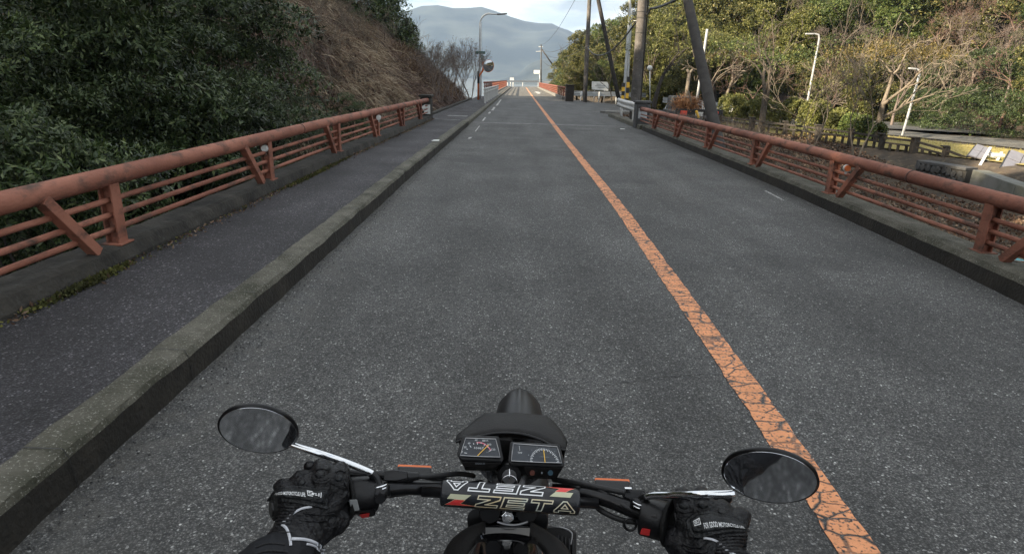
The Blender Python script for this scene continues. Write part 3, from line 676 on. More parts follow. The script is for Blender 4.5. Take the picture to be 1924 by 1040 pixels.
# convex mirror
b0 = Vector((at(898.5, 190, 44.6).x, 44.6, zr(44.6)+.1)); r = empty('convex_traffic_mirror', b0, 'orange post with a round convex traffic mirror beside the left street lamp', 'traffic mirror')
g_ = MB(); g_.tube([b0, Vector((b0.x, 44.6, at(898.5, 148, 44.6).z)), at(900, 143, 44.6), at(907, 133, 44.6), at(909, 122, 44.6)], .062, 12); g_.build('post', M['orange_paint'], r)
mc = at(917.5, 124, 44.4); nrm = Vector((.42, -.88, -.12)).normalized(); ex_ = nrm.orthogonal().normalized(); ey_ = nrm.cross(ex_)
g_ = MB(); g_.tube([mc-nrm*.10, mc-nrm*.03, mc+nrm*.02], [.28, .40, .41], 28); g_.build('housing', M['orange_paint'], r)
g_ = MB(); g_.grid([[mc+nrm*(.025+.07*(1-(k/6)**2))+(ex_*math.cos(a)+ey_*math.sin(a))*.385*k/6 for a in np.linspace(0, 2*math.pi, 33)] for k in range(7)]); g_.build('mirror_face', M['convex'], r)
g_ = MB(); g_.slab([[mc+nrm*.06+Vector((0, 0, .02))+(ex_*math.cos(a)+ey_*math.sin(a))*rr_ for a in np.linspace(-.2, math.pi+.2, 20)] for rr_ in (.40, .44)], .22, d=nrm) if False else None
g_ = MB(); g_.box(mc+Vector((-.33, .02, .17)), (.18, .1, .2)); g_.build('warning_plate', M['orange_paint'], r, bevel=.02)
g_ = MB(); g_.tube([Vector((b0.x-.0, 44.6, .95)), Vector((b0.x, 44.6, 1.75))], .078, 12); g_.build('black_band', M['black_paint'], r)
# concrete utility pole close to the right railing
PA = at(1193, 205, 27.0); PA.z = -.9; tpA = at(1207.5, 0, 27.0); tpA = PA+(tpA-PA)*2.2
r = empty('utility_pole', PA, 'thick concrete utility pole behind the grey stone post on the right', 'utility pole', 'utility poles along the right of the road')
g_ = MB(); g_.tube([PA.lerp(tpA, k/8) for k in range(9)], [.205-.045*k/8 for k in range(9)], 24); g_.build('pole', M['pole_conc'], r)
for v_ in (22, 34, 62, 152, 176):
    q = at(1199, v_, 27.0); t = (q.z-PA.z)/(tpA.z-PA.z); q = PA.lerp(tpA, t); g_ = MB(); g_.tube([q-Vector((0, 0, .010)), q+Vector((0, 0, .010))], .200, 24); g_.build('steel_band', M['stone'], r)
for k in range(8): q = PA.lerp(tpA, .32+k*.07); g_ = MB(); g_.tube([q, q+Vector((.30*(-1)**k, 0, 0))], .010, 6); g_.build('climbing_step', M['galv'], r)
q0 = Vector(PA); g_ = MB(); g_.tube([PA.lerp(tpA, .02+.12*k)+Vector((.22, -.03, 0)) for k in range(8)], .032, 8); g_.build('cable_conduit', M['pole_dark'], r)
# leaning strut pole in front
s0 = at(1338, 240, 17.5); s0.z = -2.2; s1 = at(1292, 0, 21.5); 
s0 = Vector((at(1340, 225, 17.5).x, 17.5, at(1340, 225, 17.5).z)); dirn = (s1-s0); S0 = s0-dirn*.62; S1 = s0+dirn*2.15
r = empty('leaning_pole', S0, 'dark leaning strut pole behind the right railing', 'pole')
g_ = MB(); g_.tube([S0.lerp(S1, k/8) for k in range(9)], [.165-.03*k/8 for k in range(9)], 20); g_.build('pole', M['pole_dark'], r)
# pole beyond the junction with its dark strut
P0 = Vector((at(1099, 183, 50).x, 50.0, -.3)); P1 = at(1107.5, 0, 50); P1 = P0+(P1-P0)*1.5
r = empty('utility_pole', P0, 'slim weathered utility pole in front of the green tree at the junction', 'utility pole', 'utility poles along the right of the road')
g_ = MB(); g_.tube([P0.lerp(P1, k/6) for k in range(7)], [.17-.04*k/6 for k in range(7)], 16); g_.build('pole', M['pole_conc'], r)
for k in range(5): q = P0.lerp(P1, .45+k*.09); g_ = MB(); g_.tube([q, q+Vector((.32*(-1)**k, 0, 0))], .012, 6); g_.build('climbing_step', M['galv'], r)
q0 = at(1168, 163, 47.0); q0.z = -.4; q1 = at(1124, 0, 47.0); q1 = q0+(q1-q0)*1.3
r = ren(MB().tube([q0.lerp(q1, k/6) for k in range(7)], [.15-.02*k/6 for k in range(7)], 14).build('leaning_pole', M['pole_dark'], origin=q0), 'slim dark leaning pole between the two utility poles', 'pole')
# lamp with a goose neck beside the thick pole
q0 = Vector((at(1172, 190, 45).x, 45.0, -.35)); q1 = at(1184, 12, 45)
r = empty('street_lamp', q0, 'galvanised street lamp pole rising left of the thick concrete pole', 'street lamp')
g_ = MB(); g_.tube([q0.lerp(q1, k/6) for k in range(7)]+[at(1183, 3, 45), at(1180, -6, 45), at(1172, -14, 45), at(1150, -18, 45)], [.10]*5+[.085]*3+[.06]*3, 14); g_.build('pole', M['galv'], r)
g_ = MB(); g_.beam(at(1152, -18, 45), at(1136, -19, 45), .2, .1); g_.build('lamp_head', M['galv'], r, bevel=.03)
q0 = Vector((at(1178, 190, 46).x, 46.0, -.35)); q1 = at(1187, 15, 46)
g_ = MB(); g_.tube([q0.lerp(q1, k/5) for k in range(6)], .065, 12); ren(g_.build('steel_pole', M['galv'], origin=q0), 'thin straight steel pole right beside the galvanised street lamp', 'pole')
# striped marker post at its foot
for i_, (u_, lab) in enumerate(((1169, 'black and yellow striped marker, shorter one left of the lamp foot'), (1177, 'black and yellow striped marker board, taller one at the lamp foot'))):
    q0 = Vector((at(u_, 195, 44.2).x, 44.2, -.3)); r = empty('hazard_marker', q0, lab, 'marker post', 'striped markers at the lamp foot')
    hh = 1.35 if i_ == 0 else 1.75
    for k in range(5): g_ = MB(); g_.box(q0+Vector((0, 0, .2+hh*(k+.5)/5)), (.20, .12, hh/5-.002)); g_.build('yellow_stripe' if k % 2 else 'black_stripe', M['yellow_paint'] if k % 2 else M['black_paint'], r)
# white board on legs
r = empty('notice_board', (at(1128, 185, 56).x, 56, -.35), 'white notice board on two legs behind the junction guardrail', 'sign')
g_ = MB(); A, B, D, E = at(1112, 153, 56), at(1143.5, 154, 56), at(1143, 171, 56), at(1112, 168, 56); g_.prism([A, B, D, E], (0, .05, 0)); g_.build('board', M['white_plate'], r)
g_ = MB(); 
for (a, b, v_) in ((1121, 1130, 158), (1118, 1138, 161), (1123, 1136, 164)): g_.prism([at(a, v_, 55.98), at(b, v_+.3, 55.98), at(b, v_+1.2, 55.98), at(a, v_+.9, 55.98)], (0, .01, 0))
g_.build('faded_writing', M['dial_dim'], r)
for u_ in (1117, 1136): g_ = MB(); q = at(u_, 170, 56.06); g_.tube([q, Vector((q.x, 56.06, -.6))], .035, 8); g_.build('leg', M['galv'], r)
# far pole, with its strut and sign
q0 = Vector((at(1016.5, 160, 133).x, 133, zr(133))); q1 = at(1017, 84, 133)
r = empty('utility_pole', q0, 'distant thin utility pole standing by the far bend', 'utility pole', 'utility poles along the right of the road')
g_ = MB(); g_.tube([q0, q1], [.17, .12], 10); g_.build('pole', M['stone'], r)
g_ = MB(); g_.beam(at(1007, 97, 133), at(1022, 96, 133), .12, .12); g_.beam(at(1012, 88, 133), at(1020, 88, 133), .12, .12); g_.build('cross_arm', M['galv'], r)
g_ = MB(); g_.tube([at(1018, 93, 133), at(1040, 124, 133)], .13, 8); ren(g_.build('leaning_pole', M['pole_dark'], origin=at(1040, 124, 133)), 'distant dark strut pole leaning on the far utility pole', 'pole')
r = empty('road_sign', (q0.x-1, 131, zr(131)), 'distant blank white road sign left of the far utility pole', 'sign')
g_ = MB(); g_.prism([at(1003, 132, 131), at(1014, 132, 131), at(1014, 138.5, 131), at(1003, 138.5, 131)], (0, .08, 0)); g_.build('board', M['white_plate'], r)
g_ = MB(); g_.tube([at(1013.5, 135, 131.2), at(1015, 161, 131.2)], .07, 8); g_.build('post', M['galv'], r)
r = empty('viewpoint_sign', at(962, 158, 150), 'small pale blue sign on a post by the lake at the far bend', 'sign')
g_ = MB(); g_.prism([at(958, 146, 150), at(965, 146, 150), at(966, 151, 150), at(958, 151, 150)], (0, .1, 0)); g_.build('board', M['galv'], r)
for u_ in (959.5, 964): g_ = MB(); g_.tube([at(u_, 150, 150.1), at(u_, 164, 150.1)], .07, 8); g_.build('post', M['galv'], r)

# cables
def cable(label, pts, sag, r_, g='overhead cables'):
    g_ = MB(); P = []
    for a, b in zip(pts[:-1], pts[1:]):
        for k in range(15): t = k/14; q = Vector(a).lerp(Vector(b), t); q.z -= sag*4*t*(1-t); P.append(q)
    P2 = [P[0]]; [P2.append(p) for p in P[1:] if (p-P2[-1]).length > .01]
    g_.tube(P2, r_, 6); ren(g_.build('overhead_cable', M['cable'], origin=P2[0]), label, 'cable', g)
pA = lambda v_: PA.lerp(tpA, (at(1199, v_, 27).z-PA.z)/(tpA.z-PA.z)); pD = lambda v_: P0.lerp(P1, (at(1100, v_, 50).z-P0.z)/(P1.z-P0.z)); pF = at(1017, 92, 133)
cable('thick black cable bundle from the thick pole up to the top right', [pA(27)+Vector((.2, 0, 0)), at(1222, 16, 24), at(1275, -3, 17), at(1420, -60, 9)], .05, .035)
cable('thick black cable sagging from the thick pole to the slim weathered pole', [pA(42)-Vector((.2, 0, 0)), pD(88)], .9, .035)
cable('thin cable from the slim weathered pole to the distant pole, lower one', [pD(88), pF], 1.2, .022)
cable('thin cable from the slim weathered pole to the distant pole, upper one', [pD(55), pF+Vector((.3, 0, 0))], 1.0, .02)
cable('thin overhead wire leaving the thick pole high up toward the distance, left one', [tpA.lerp(PA, .2)-Vector((.4, 0, 0)), pD(-60)], .6, .018)
cable('thin overhead wire leaving the thick pole high up toward the distance, right one', [tpA.lerp(PA, .2)+Vector((.3, 0, 0)), pD(-75)], .6, .018)
cable('thin overhead wire from the slim weathered pole top to the distant pole top', [pD(-60), pF+Vector((-.4, 0, .8))], 1.5, .018)
g_ = MB()
for k in range(12): a = random.uniform(0, 6.28); q = pA(41); g_.tube([q+Vector((-.35+.12*math.cos(a+t*1.7), .05*k/12, .12*math.sin(a*1.3+t*2.1))) for t in (0, .6, 1.2, 1.8)], .014, 6)
ren(g_.build('cable_coil', M['cable'], origin=pA(41)), 'tangle of black cable hanging at the left of the thick pole', 'cable')

# park lamps
def park_lamp(label, ub, vb, ut, vt, ue, ve, Y_, r0=.07):
    q0 = at(ub, vb, Y_); q1 = at(ut, vt, Y_); dd = q1-q0; base = q0-dd*((q0.z+1.0)/dd.z)
    r = empty('park_lamp', base, label, 'street lamp', 'lamps in the park')
    g_ = MB(); e = at(ue, ve, Y_); cx_ = q1-dd.normalized()*.25
    g_.tube([base, q0.lerp(q1, .3), q0.lerp(q1, .7), cx_, q1.lerp(e, .12)-dd.normalized()*.04, q1.lerp(e, .45), e], [r0, r0*.95, r0*.85, r0*.8, r0*.75, r0*.7, r0*.65], 12); g_.build('pole', M['lamp_grey'], r)
    g_ = MB(); g_.beam(q1.lerp(e, .55), e+(e-q1)*.25, .18, .09); g_.build('lamp_head', M['lamp_grey'], r, bevel=.03)
park_lamp('white park lamp behind the wooden fence, the one nearer the solar panels', 1694, 260, 1730, 131, 1712, 129, 34.5)
park_lamp('white park lamp further left, half behind the leafy crown and hedge', 1513, 213, 1541, 64, 1519, 64, 41)
q0 = at(1307, 205, 37); q1 = at(1329, 55, 37)
r = empty('steel_pole', q0-(q1-q0)*.14, 'silver pole crossing behind the dark leaning strut', 'pole')
g_ = MB(); g_.tube([q0-(q1-q0)*.14, q1], .07, 14); g_.build('pole', M['lamp_grey'], r)
q0 = at(1286, 205, 38); q1 = at(1295, 138, 38)
r = empty('wooden_post', q0-(q1-q0)*.25, 'pale bare post topped by a fork, left of the silver pole', 'post')
g_ = MB(); g_.tube([q0-(q1-q0)*.25, q0.lerp(q1, .5), q1], [.13, .11, .10], 10); g_.build('shaft', M['bark_pale'], r)
g_ = MB(); g_.tube([q1, q1+Vector((.18, 0, .22))], [.1, .06], 8); g_.tube([q1, q1+Vector((-.16, 0, .22))], [.1, .06], 8); g_.build('fork', M['bark_pale'], r)
q0 = at(1223, 190, 50); q1 = at(1221, 128, 50); r = empty('globe_lamp', Vector((q0.x, 50, -.8)), 'slender lamp post with a white globe, right of the thick pole', 'street lamp')
g_ = MB(); g_.tube([Vector((q0.x, 50, -.8)), q1], .05, 10); g_.build('post', M['galv'], r); g_ = MB(); g_.ell(q1, (.2, .2, .2)); g_.build('globe', M['white_plate'], r)

# small flatbed truck seen from behind, loaded with brushwood
tc_ = at(1311, 205, 34.0); gz_ = G(tc_.x, 34.0)
r = empty('flatbed_truck', (tc_.x, 34, gz_), 'small dark flatbed truck loaded with orange brushwood, tail lights toward the road', 'truck')
c0 = Vector((tc_.x, 34, gz_)); hz = at(1311, 209, 34).z-gz_
g_ = MB(); g_.box(c0+Vector((.1, 1.5, hz-.12)), (2.5, 3.0, .14)); g_.box(c0+Vector((.1, .01, hz+.02)), (2.5, .04, .16)); g_.build('flatbed', M['black_paint'], r, bevel=.01)
for sx in (-1, 1): g_ = MB(); g_.box(c0+Vector((.1+sx*.82, -.04, hz-.12)), (.34, .06, .26)); g_.build('tail_light', M['tail_red'], r, bevel=.02)
g_ = MB(); g_.box(c0+Vector((.1, -.04, hz-.14)), (.42, .03, .2)); g_.build('number_plate', M['white_plate'], r)
g_ = MB(); g_.box(c0+Vector((.1, 3.8, hz+.1)), (1.5, 1.3, 1.1)); g_.build('cab', M['stone'], r, bevel=.12)
g_ = MB(); g_.box(c0+Vector((.1, 3.13, hz+.35)), (1.2, .03, .45)); g_.build('rear_window', M['black_paint'], r)
for sx in (-1, 1):
    for yy in (.7, 3.9): g_ = MB(); g_.tube([c0+Vector((.1+sx*.62, yy, .27)), c0+Vector((.1+sx*.82, yy, .27))], .27, 20); g_.build('wheel', M['rubber'], r)
def scatter(name, n, fn, sz, m, parent=None, label=None, cat=None, kind=None, origin=None, asp=.4, fold=0.0, up=None, group=None):
    """n leaf faces (kite shaped) at fn() -> pts (n,3)"""
    P = fn(n); n = len(P); d = rng.normal(size=(n, 3)); 
    if up is not None: d = d*np.array(up[0])+np.array(up[1])
    d /= np.linalg.norm(d, axis=1)[:, None]+1e-9; q = rng.normal(size=(n, 3)); s_ = np.cross(d, q); s_ /= np.linalg.norm(s_, axis=1)[:, None]+1e-9
    L_ = (sz*(.6+.8*rng.random(n)))[:, None]
    V = np.stack([P, P+d*L_*.45+s_*L_*asp*.5, P+d*L_, P+d*L_*.45-s_*L_*asp*.5], 1).reshape(-1, 3)
    return quads(name, V, m, parent, label, cat, kind, origin, group)
def quads(name, V, m, parent=None, label=None, cat=None, kind=None, origin=None, group=None):
    og = np.array(origin if origin is not None else (0, 0, 0), dtype=float); V = V-og; n = len(V)//4
    me = bpy.data.meshes.new(name); me.vertices.add(len(V)); me.vertices.foreach_set('co', V.astype(np.float32).ravel())
    me.loops.add(4*n); me.loops.foreach_set('vertex_index', np.arange(4*n, dtype=np.int32)); me.polygons.add(n); me.polygons.foreach_set('loop_start', np.arange(0, 4*n, 4, dtype=np.int32))
    me.update(calc_edges=True); me.materials.append(m)
    o = bpy.data.objects.new(name, me); C.objects.link(o)
    if parent is not None: o.parent = parent; o.location = Vector(og)-wloc(parent)
    else: o.location = Vector(og)
    return ren(o, label, cat, group, kind)
cc = at(1293, 197, 34.6)
o_ = scatter('brushwood', 2600, lambda n: np.array(cc)+rng.normal(size=(n, 3))*np.array([.36, .36, .20])+np.array([0, 0, .0]), .20, M['brush'], asp=.12, label='heap of orange brushwood lying on the truck bed', cat='brushwood', origin=cc)
a_, b_ = at(1308, 208, 33.6), at(1313, 222, 33.4)
g_ = MB(); g_.beam(at(1293, 172, 34.4), at(1301, 196, 34.2), .07, .07); ren(g_.build('wooden_stake', M['bark_pale'], origin=at(1301, 196, 34.2)), 'pale stick poking up out of the truck load', 'stick')
g_ = MB(); g_.beam(a_, b_, .09, .09); ren(g_.build('yellow_bar', M['yellow_paint'], origin=b_), 'yellow bar slanting below the truck bed', 'bar')

# ---------------------------------------------------------------- wooden fence, walls, solar panels
fp = [(1352, 216, 236, 37), (1413, 222, 244, 34.4), (1476, 229.5, 254, 32.6), (1538, 236.5, 262, 30.8), (1599, 244, 270.5, 29.2), (1657, 253, 281, 27.8), (1718, 259.5, 290.5, 26.5), (1776, 276, 305, 25.4), (1826, 296, 320, 24.6)]
r = empty('wooden_fence', at(1413, 243, 34.4), 'low dark brown wooden fence along the edge of the park lawn', 'fence')
FPp = []
for i, (u_, vt, vb, y_) in enumerate(fp):
    bt = at(u_, vb, y_); tt = at(u_, vt, y_); FPp.append((bt, tt))
    g_ = MB(); big = .26 if i in (1, 3, 6) else .20
    if i == 8: big = .14
    g_.box(((bt.x+tt.x)/2, y_, (bt.z-.5+tt.z)/2), (big, big, tt.z-bt.z+.5)); g_.box((tt.x, y_, tt.z+.03), (big+.06, big+.06, .06)); g_.build('post', M['wood_dark'], r, bevel=.02)
for i, ((b0, t0), (b1, t1)) in enumerate(zip(FPp[:-1], FPp[1:])):
    for f_, th in ((.82, .085), (.50, .07)):
        g_ = MB(); g_.beam(b0.lerp(t0, f_), b1.lerp(t1, f_), .07, th); g_.build('rail', M['wood_dark'], r)
    for k in range(1, 4):
        a = b0.lerp(b1, k/4); h_ = b0.lerp(t0, .46).lerp(b1.lerp(t1, .46), k/4); g_ = MB(); g_.box(((a.x+h_.x)/2, (a.y+h_.y)/2, (a.z-.3+h_.z)/2), (.09, .09, h_.z-a.z+.3)); g_.build('baluster', M['wood_dark'], r)
# rubble wall and concrete wall under it
r = empty('stone_wall', at(1730, 318, 24.0), 'low rubble stone wall under the end of the wooden fence', 'wall')
wA, wB = at(1733, 303, 24.4), at(1826, 318, 22.6); ht = 1.5
g_ = MB(); g_.beam((wA+wB)/2*0+Vector((wA.x, wA.y, wA.z-ht/2-.06)), Vector((wB.x, wB.y, wB.z-ht/2-.06)), .5, ht); g_.build('mortar_core', M['mortar'], r)
g_ = MB(); dx_ = (wB-wA); nn_ = Vector((dx_.y, -dx_.x, 0)).normalized(); nn_ = nn_ if nn_.y < 0 else -nn_
for j in range(5):
    for i in range(9):
        q = wA+dx_*((i+.5+.3*(j % 2)+random.uniform(-.15, .15))/9.4)+Vector((0, 0, -.18-j*.29+random.uniform(-.04, .04)))+nn_*.25
        ln = dx_.length/9.4; k_ = 6; a0 = random.random(); poly = [q+dx_.normalized()*ln*.60*random.uniform(.78, 1.0)*math.cos(2*math.pi*(a+a0)/k_)+Vector((0, 0, 1))*.165*random.uniform(.75, 1.0)*math.sin(2*math.pi*(a+a0)/k_) for a in range(k_)]
        g_.prism(poly, nn_*random.uniform(.05, .10))
g_.build('stone', M['stone'], r, bevel=.015)
g_ = MB(); g_.beam(wA+Vector((0, 0, -.0)), wB+Vector((0, 0, -.0)), .62, .10); g_.build('coping', M['stone'], r, bevel=.01)
cB = at(1924, 347, 19.6); cB2 = cB+(cB-wB)*2.6
g_ = MB(); P_ = [wB+dx_.normalized()*.28+Vector((0, 0, .03)), cB, cB2]
rows = [[Vector((p.x, p.y, p.z-z_))+off for off in (Vector((0, 0, 0)),)][0] for p in P_ for z_ in (0,)]
for a, b in zip(P_[:-1], P_[1:]): g_.beam(a-Vector((0, 0, 1.7)), b-Vector((0, 0, 1.7)), .5, 3.4)
ren(g_.build('concrete_wall', M['wall_grey'], bevel=.02), 'grey concrete wall below the solar panels', 'wall')
def solar(label, c4, Y_, rail_uv):
    r = empty('solar_panel_rack', at(*c4[3], Y_), label, 'solar panel', 'solar panels on the wall')
    A, B, D, E = [at(*p, Y_+(1.1 if i < 2 else 0)) for i, p in enumerate(c4)]
    for i in range(2):
        for j in range(2):
            f = lambda s, t: A.lerp(B, s).lerp(E.lerp(D, s), t)
            P = [f(i/2+.012, j/2+.012), f(i/2+.488, j/2+.012), f(i/2+.488, j/2+.488), f(i/2+.012, j/2+.488)]
            g_ = MB(); g_.prism(P, (0, .02, -.04)); g_.build('panel', M['panel'], r)
    for k in (0, .5, 1): g_ = MB(); g_.beam(A.lerp(B, k)+Vector((0, .05, -.08)), E.lerp(D, k)+Vector((0, .05, -.08)), .05, .06); g_.build('frame_bar', M['black_paint'], r)
    return r
solar('solar panel rack left of the white frame, four pale panels', [(1836, 270), (1864, 279), (1850, 300), (1819, 291)], 24.0, None)
solar('solar panel rack at the right edge above the concrete wall', [(1900, 280), (1950, 298), (1934, 334), (1882, 312)], 22.4, None)
r = empty('white_metal_frame', at(1850, 305, 23.6), 'white slatted metal frame between the two solar panel racks', 'metal frame')
for (a, b) in (((1861, 277), (1841, 311)), ((1882, 286), (1866, 316))): g_ = MB(); g_.beam(at(*a, 24.4), at(*b, 23.3), .09, .04); g_.build('rail', M['white_paint'], r)
for k in range(4):
    t = .14+.22*k; g_ = MB(); g_.beam(at(1861, 277, 24.4).lerp(at(1841, 311, 23.3), t)+Vector((0, .03, -.05)), at(1884, 286, 24.4).lerp(at(1868, 316, 23.3), t)+Vector((0, .03, -.05)), .05, .03); g_.build('slat', M['galv'], r)
g_ = MB(); g_.box(at(1870, 291, 24.2), (.45, .45, .12)); g_.build('control_box', M['white_paint'], r, bevel=.02)
# dark earth bank behind the hedge
g_ = MB(); rows = []
for t in np.linspace(0, 1, 24):
    u_ = 1245+(1540-1245)*t; y_ = 50-7*t; z0 = at(u_, 200+28*t, y_).z-.9; z1 = at(u_, 164+26*t+34*max(0, t-.8)*5, y_).z
    x_ = at(u_, 180, y_).x; rows.append([(x_+.35*j+noise.noise(Vector((t*9, j, 0)))*.3, y_+.45*j+noise.noise(Vector((t*9, j, 5)))*.35, z0+(z1-z0)*j/6) for j in range(7)]+[(x_+2.1+2, y_+6, z1+.5)])
g_.grid(rows); ren(g_.build('earth_bank', M['brown_wall']), kind='structure')

# ---------------------------------------------------------------- vegetation
def unit(a): return a/(np.linalg.norm(a, axis=-1, keepdims=True)+1e-9)
def crown_quads(lobes, per, leaf, asp, ros, out, droop, shell=.75, sd=0, flat=1.0, bias=(.62, .9, .10)):
    """lobes (x,y,z,r); twig tips in the outer part of each lobe; ros leaves per tip radiating outward"""
    g = np.random.default_rng(sd); Vs = []
    for (x, y, z, r) in lobes:
        n = int(per*r*r); d = unit(g.normal(size=(n, 3))); rad = r*(shell+(1-shell)*g.random(n)**.6*1.15)
        lump = 1+.20*np.sin(d[:, 0]*7+x*3)*np.sin(d[:, 1]*6+y)*np.sin(d[:, 2]*8+z)
        tip = np.array([x, y, z])+d*(rad*lump)[:, None]*np.array([1, 1, flat])
        keep = (g.random(n) < np.clip(bias[0]+d[:, 2]*bias[1], bias[2], 1)) & (g.random(n) < (.30+.55*(np.sin(tip[:, 0]*4.1+sd)*np.sin(tip[:, 1]*3.7)*np.sin(tip[:, 2]*5.3) > -.12))); tip = tip[keep]; d = d[keep]; n = len(tip)
        T = np.repeat(tip, ros, 0); D = np.repeat(d, ros, 0)
        L_ = unit(g.normal(size=T.shape)*1.0+D*out+np.array([0, 0, -droop]))
        T = T+g.normal(size=T.shape)*leaf*.30
        S = unit(np.cross(L_, unit(D*.8+np.array([0, 0, 1.0])+g.normal(size=T.shape)*.45))); l = (leaf*(.65+.6*g.random(len(T))))[:, None]
        Vs.append(np.stack([T, T+L_*l*.5+S*l*asp*.5, T+L_*l, T+L_*l*.5-S*l*asp*.5], 1).reshape(-1, 3))
    return np.concatenate(Vs)
def branches(H, r0, sd, levels=5, spread=.55, up=.25, nch=(2, 3), shrink=.72, len0=None, droop=0, n0=7, bend=.12, multi=1, rmin=.0):
    g = random.Random(sd); mb = MB(); tips = []
    def grow(p, d, L_, r, lv):
        k = 3; path = [p]; rr = [r]; q = p; dd = d
        for i in range(k):
            dd = (dd+Vector((g.gauss(0, bend), g.gauss(0, bend), g.gauss(0, bend)-droop*(levels-lv)*.02))).normalized(); q = q+dd*(L_/k); path.append(q); rr.append(max(rmin, r*(1-(.38 if lv else .85)*(i+1)/k)))
        mb.tube(path, rr, max(3, n0-(levels-lv)*1), cap=False)
        if lv == 0: tips.append(q); return
        for c in range(g.choice(nch)+(1 if lv >= levels-1 else 0)):
            ax = dd.orthogonal().normalized(); ax = Matrix.Rotation(g.uniform(0, 6.283), 3, dd) @ ax
            nd = (dd*math.cos(spread*g.uniform(.6, 1.3))+ax*math.sin(spread*g.uniform(.6, 1.3))+Vector((0, 0, up-droop))).normalized()
            st = q if c < 2 else path[2]
            grow(st, nd, L_*shrink*g.uniform(.75, 1.15), rr[-1]*(.9 if c == 0 else .72), lv-1)
    for m_ in range(multi):
        a = 6.28*m_/max(1, multi)+g.random(); base = Vector((.12*math.cos(a), .12*math.sin(a), -.3)) if multi > 1 else Vector((0, 0, -.3))
        grow(base, Vector((.28*math.cos(a) if multi > 1 else g.gauss(0, .06), .28*math.sin(a) if multi > 1 else g.gauss(0, .06), 1)).normalized(), (len0 or H*.3)+.3, r0, levels)
    return mb, tips
def inst_tree(src, loc, s, rz, label, cat='tree', group=None, sz=None):
    """copies of thing + parts, no bpy.ops"""
    if 'used' not in src: r = src['root']; src['used'] = 1; parts = []
    else:
        r = src['root'].copy(); C.objects.link(r)
        for k in ('label', 'category', 'group'):
            if k in r: del r[k]
        for ch in src['parts']: c = ch.copy(); C.objects.link(c); c.parent = r
    r.location = loc; r.scale = (s, s, sz or s); r.rotation_euler = (0, 0, rz); ren(r, label, cat, group); return r
def make_src(name, trunk_mb, trunk_m, crowns):
    r = empty(name, (0, 0, 0)); parts = []
    if trunk_mb: parts.append(trunk_mb.build('trunk', trunk_m, r))
    for V, m, nm in crowns: parts.append(quads(nm, V, m, r))
    return {'root': r, 'parts': parts}
def lobes_of(n, R, H0, H1, rl, sd, top=1.0):
    g = random.Random(sd); o = []
    for i in range(n):
        z = H0+(H1-H0)*((i+.5)/n); w_ = math.sin(math.pi*min(1, .18+.82*(i+.5)/n))**.6*top; a = i*2.4+g.random(); rr = R*w_*g.uniform(.35, .95)
        o.append((rr*math.cos(a), rr*math.sin(a), z, rl*g.uniform(.75, 1.2)))
    return o
def core_blob(lobes, k=.62):        # inner foliage mass: big dull leaves so that crowns are not hollow
    return [(x, y, z, r*k) for x, y, z, r in lobes]

# (1) shaded evergreens in the gully at the left (crown 3 m across, local units metres)
near = []
for sd in range(3):
    g0 = random.Random(sd+60); lb = []
    for k in range(10):
        a = k*2.4+g0.random(); z = -1.9+3.7*((k*3) % 10)/9; w_ = 1-.35*max(0, z)/1.8; lb.append((1.55*w_*math.cos(a)*g0.uniform(.5, 1), 1.55*w_*math.sin(a)*g0.uniform(.5, 1), z, g0.uniform(.75, 1.15)))
    V = crown_quads(lb, 900, .088, .36, 9, .9, .75, .80, sd, .50, (.18, 1.5, .03))
    V2 = crown_quads(core_blob(lb, .6), 90, .10, .5, 4, .5, .2, .3, sd+9, .4)
    tb, _ = branches(3.2, .11, sd, 3, .6, .1, (2, 3), .7, 1.3, bend=.1)
    for i in range(len(tb.v)): tb.v[i] = (tb.v[i][0], tb.v[i][1], tb.v[i][2]-3.4)
    near.append(make_src('evergreen_tree', tb, M['bark_dark'], [(np.concatenate([V, V2]), M['leaf_oak'] if sd != 1 else M['leaf_shade'], 'crown')]))
NEAR = [(70, 372, 6.6, 0.85, 1, 'dark broadleaf evergreen low behind the left railing, at the left edge of the photo'),
        (222, 400, 9.0, 0.8, 0, 'dark evergreen foliage seen under and between the left rails, before the second post pair'),
        (55, 225, 9.0, 1.15, 1, 'greener evergreen crown at the left edge above the railing'),
        (215, 190, 10.5, 1.15, 0, 'evergreen crown right of the greener one at the left edge'),
        (320, 285, 9.6, .85, 0, 'dense dark evergreen crown just above the middle of the left railing'),
        (410, 215, 10.5, 1.05, 0, 'big evergreen crown with drooping leaf whorls in the middle of the left bank'),
        (160, 60, 14, 1.6, 2, 'tall evergreen behind the left bank trees, high at the upper left'),
        (330, 75, 14, 1.35, 2, 'tall dark evergreen at the top, left of the brown hill'),
        (425, 50, 16, 1.15, 1, 'lighter evergreen right against the brown grass hill'),
        (462, 296, 12.8, .60, 0, 'low evergreen shrub behind the left railing under the brown hill'),
        (562, 258, 16, .42, 2, 'small dark evergreen shrub at the foot of the brown hill'),
        (664, 214, 21, .30, 1, 'small green shrub behind the left railing near its far end'),
        (458, 185, 14, .85, 0, 'evergreen crown at the edge of the brown hill, middle height'),
        (20, 10, 17, 1.7, 2, 'very dark evergreen in the top left corner'),
        (140, 320, 8.6, .85, 0, 'evergreen crown directly behind the left railing near the left edge'),
        (10, 480, 6.2, .8, 2, 'dark foliage below the left railing in the corner beneath the pipe'),
        (425, 322, 11.5, .75, 2, 'dark evergreen shrub between the big drooping crown and the railing')]
for i, (u, v, y, s, k, lab) in enumerate(NEAR):
    p = at(u, v, y); p.x = min(p.x, -3.35-2.85*s)      # crowns stay clear of the railing
    inst_tree(near[k], p, s, i*1.9, lab, 'tree', 'evergreens on the shaded left bank')

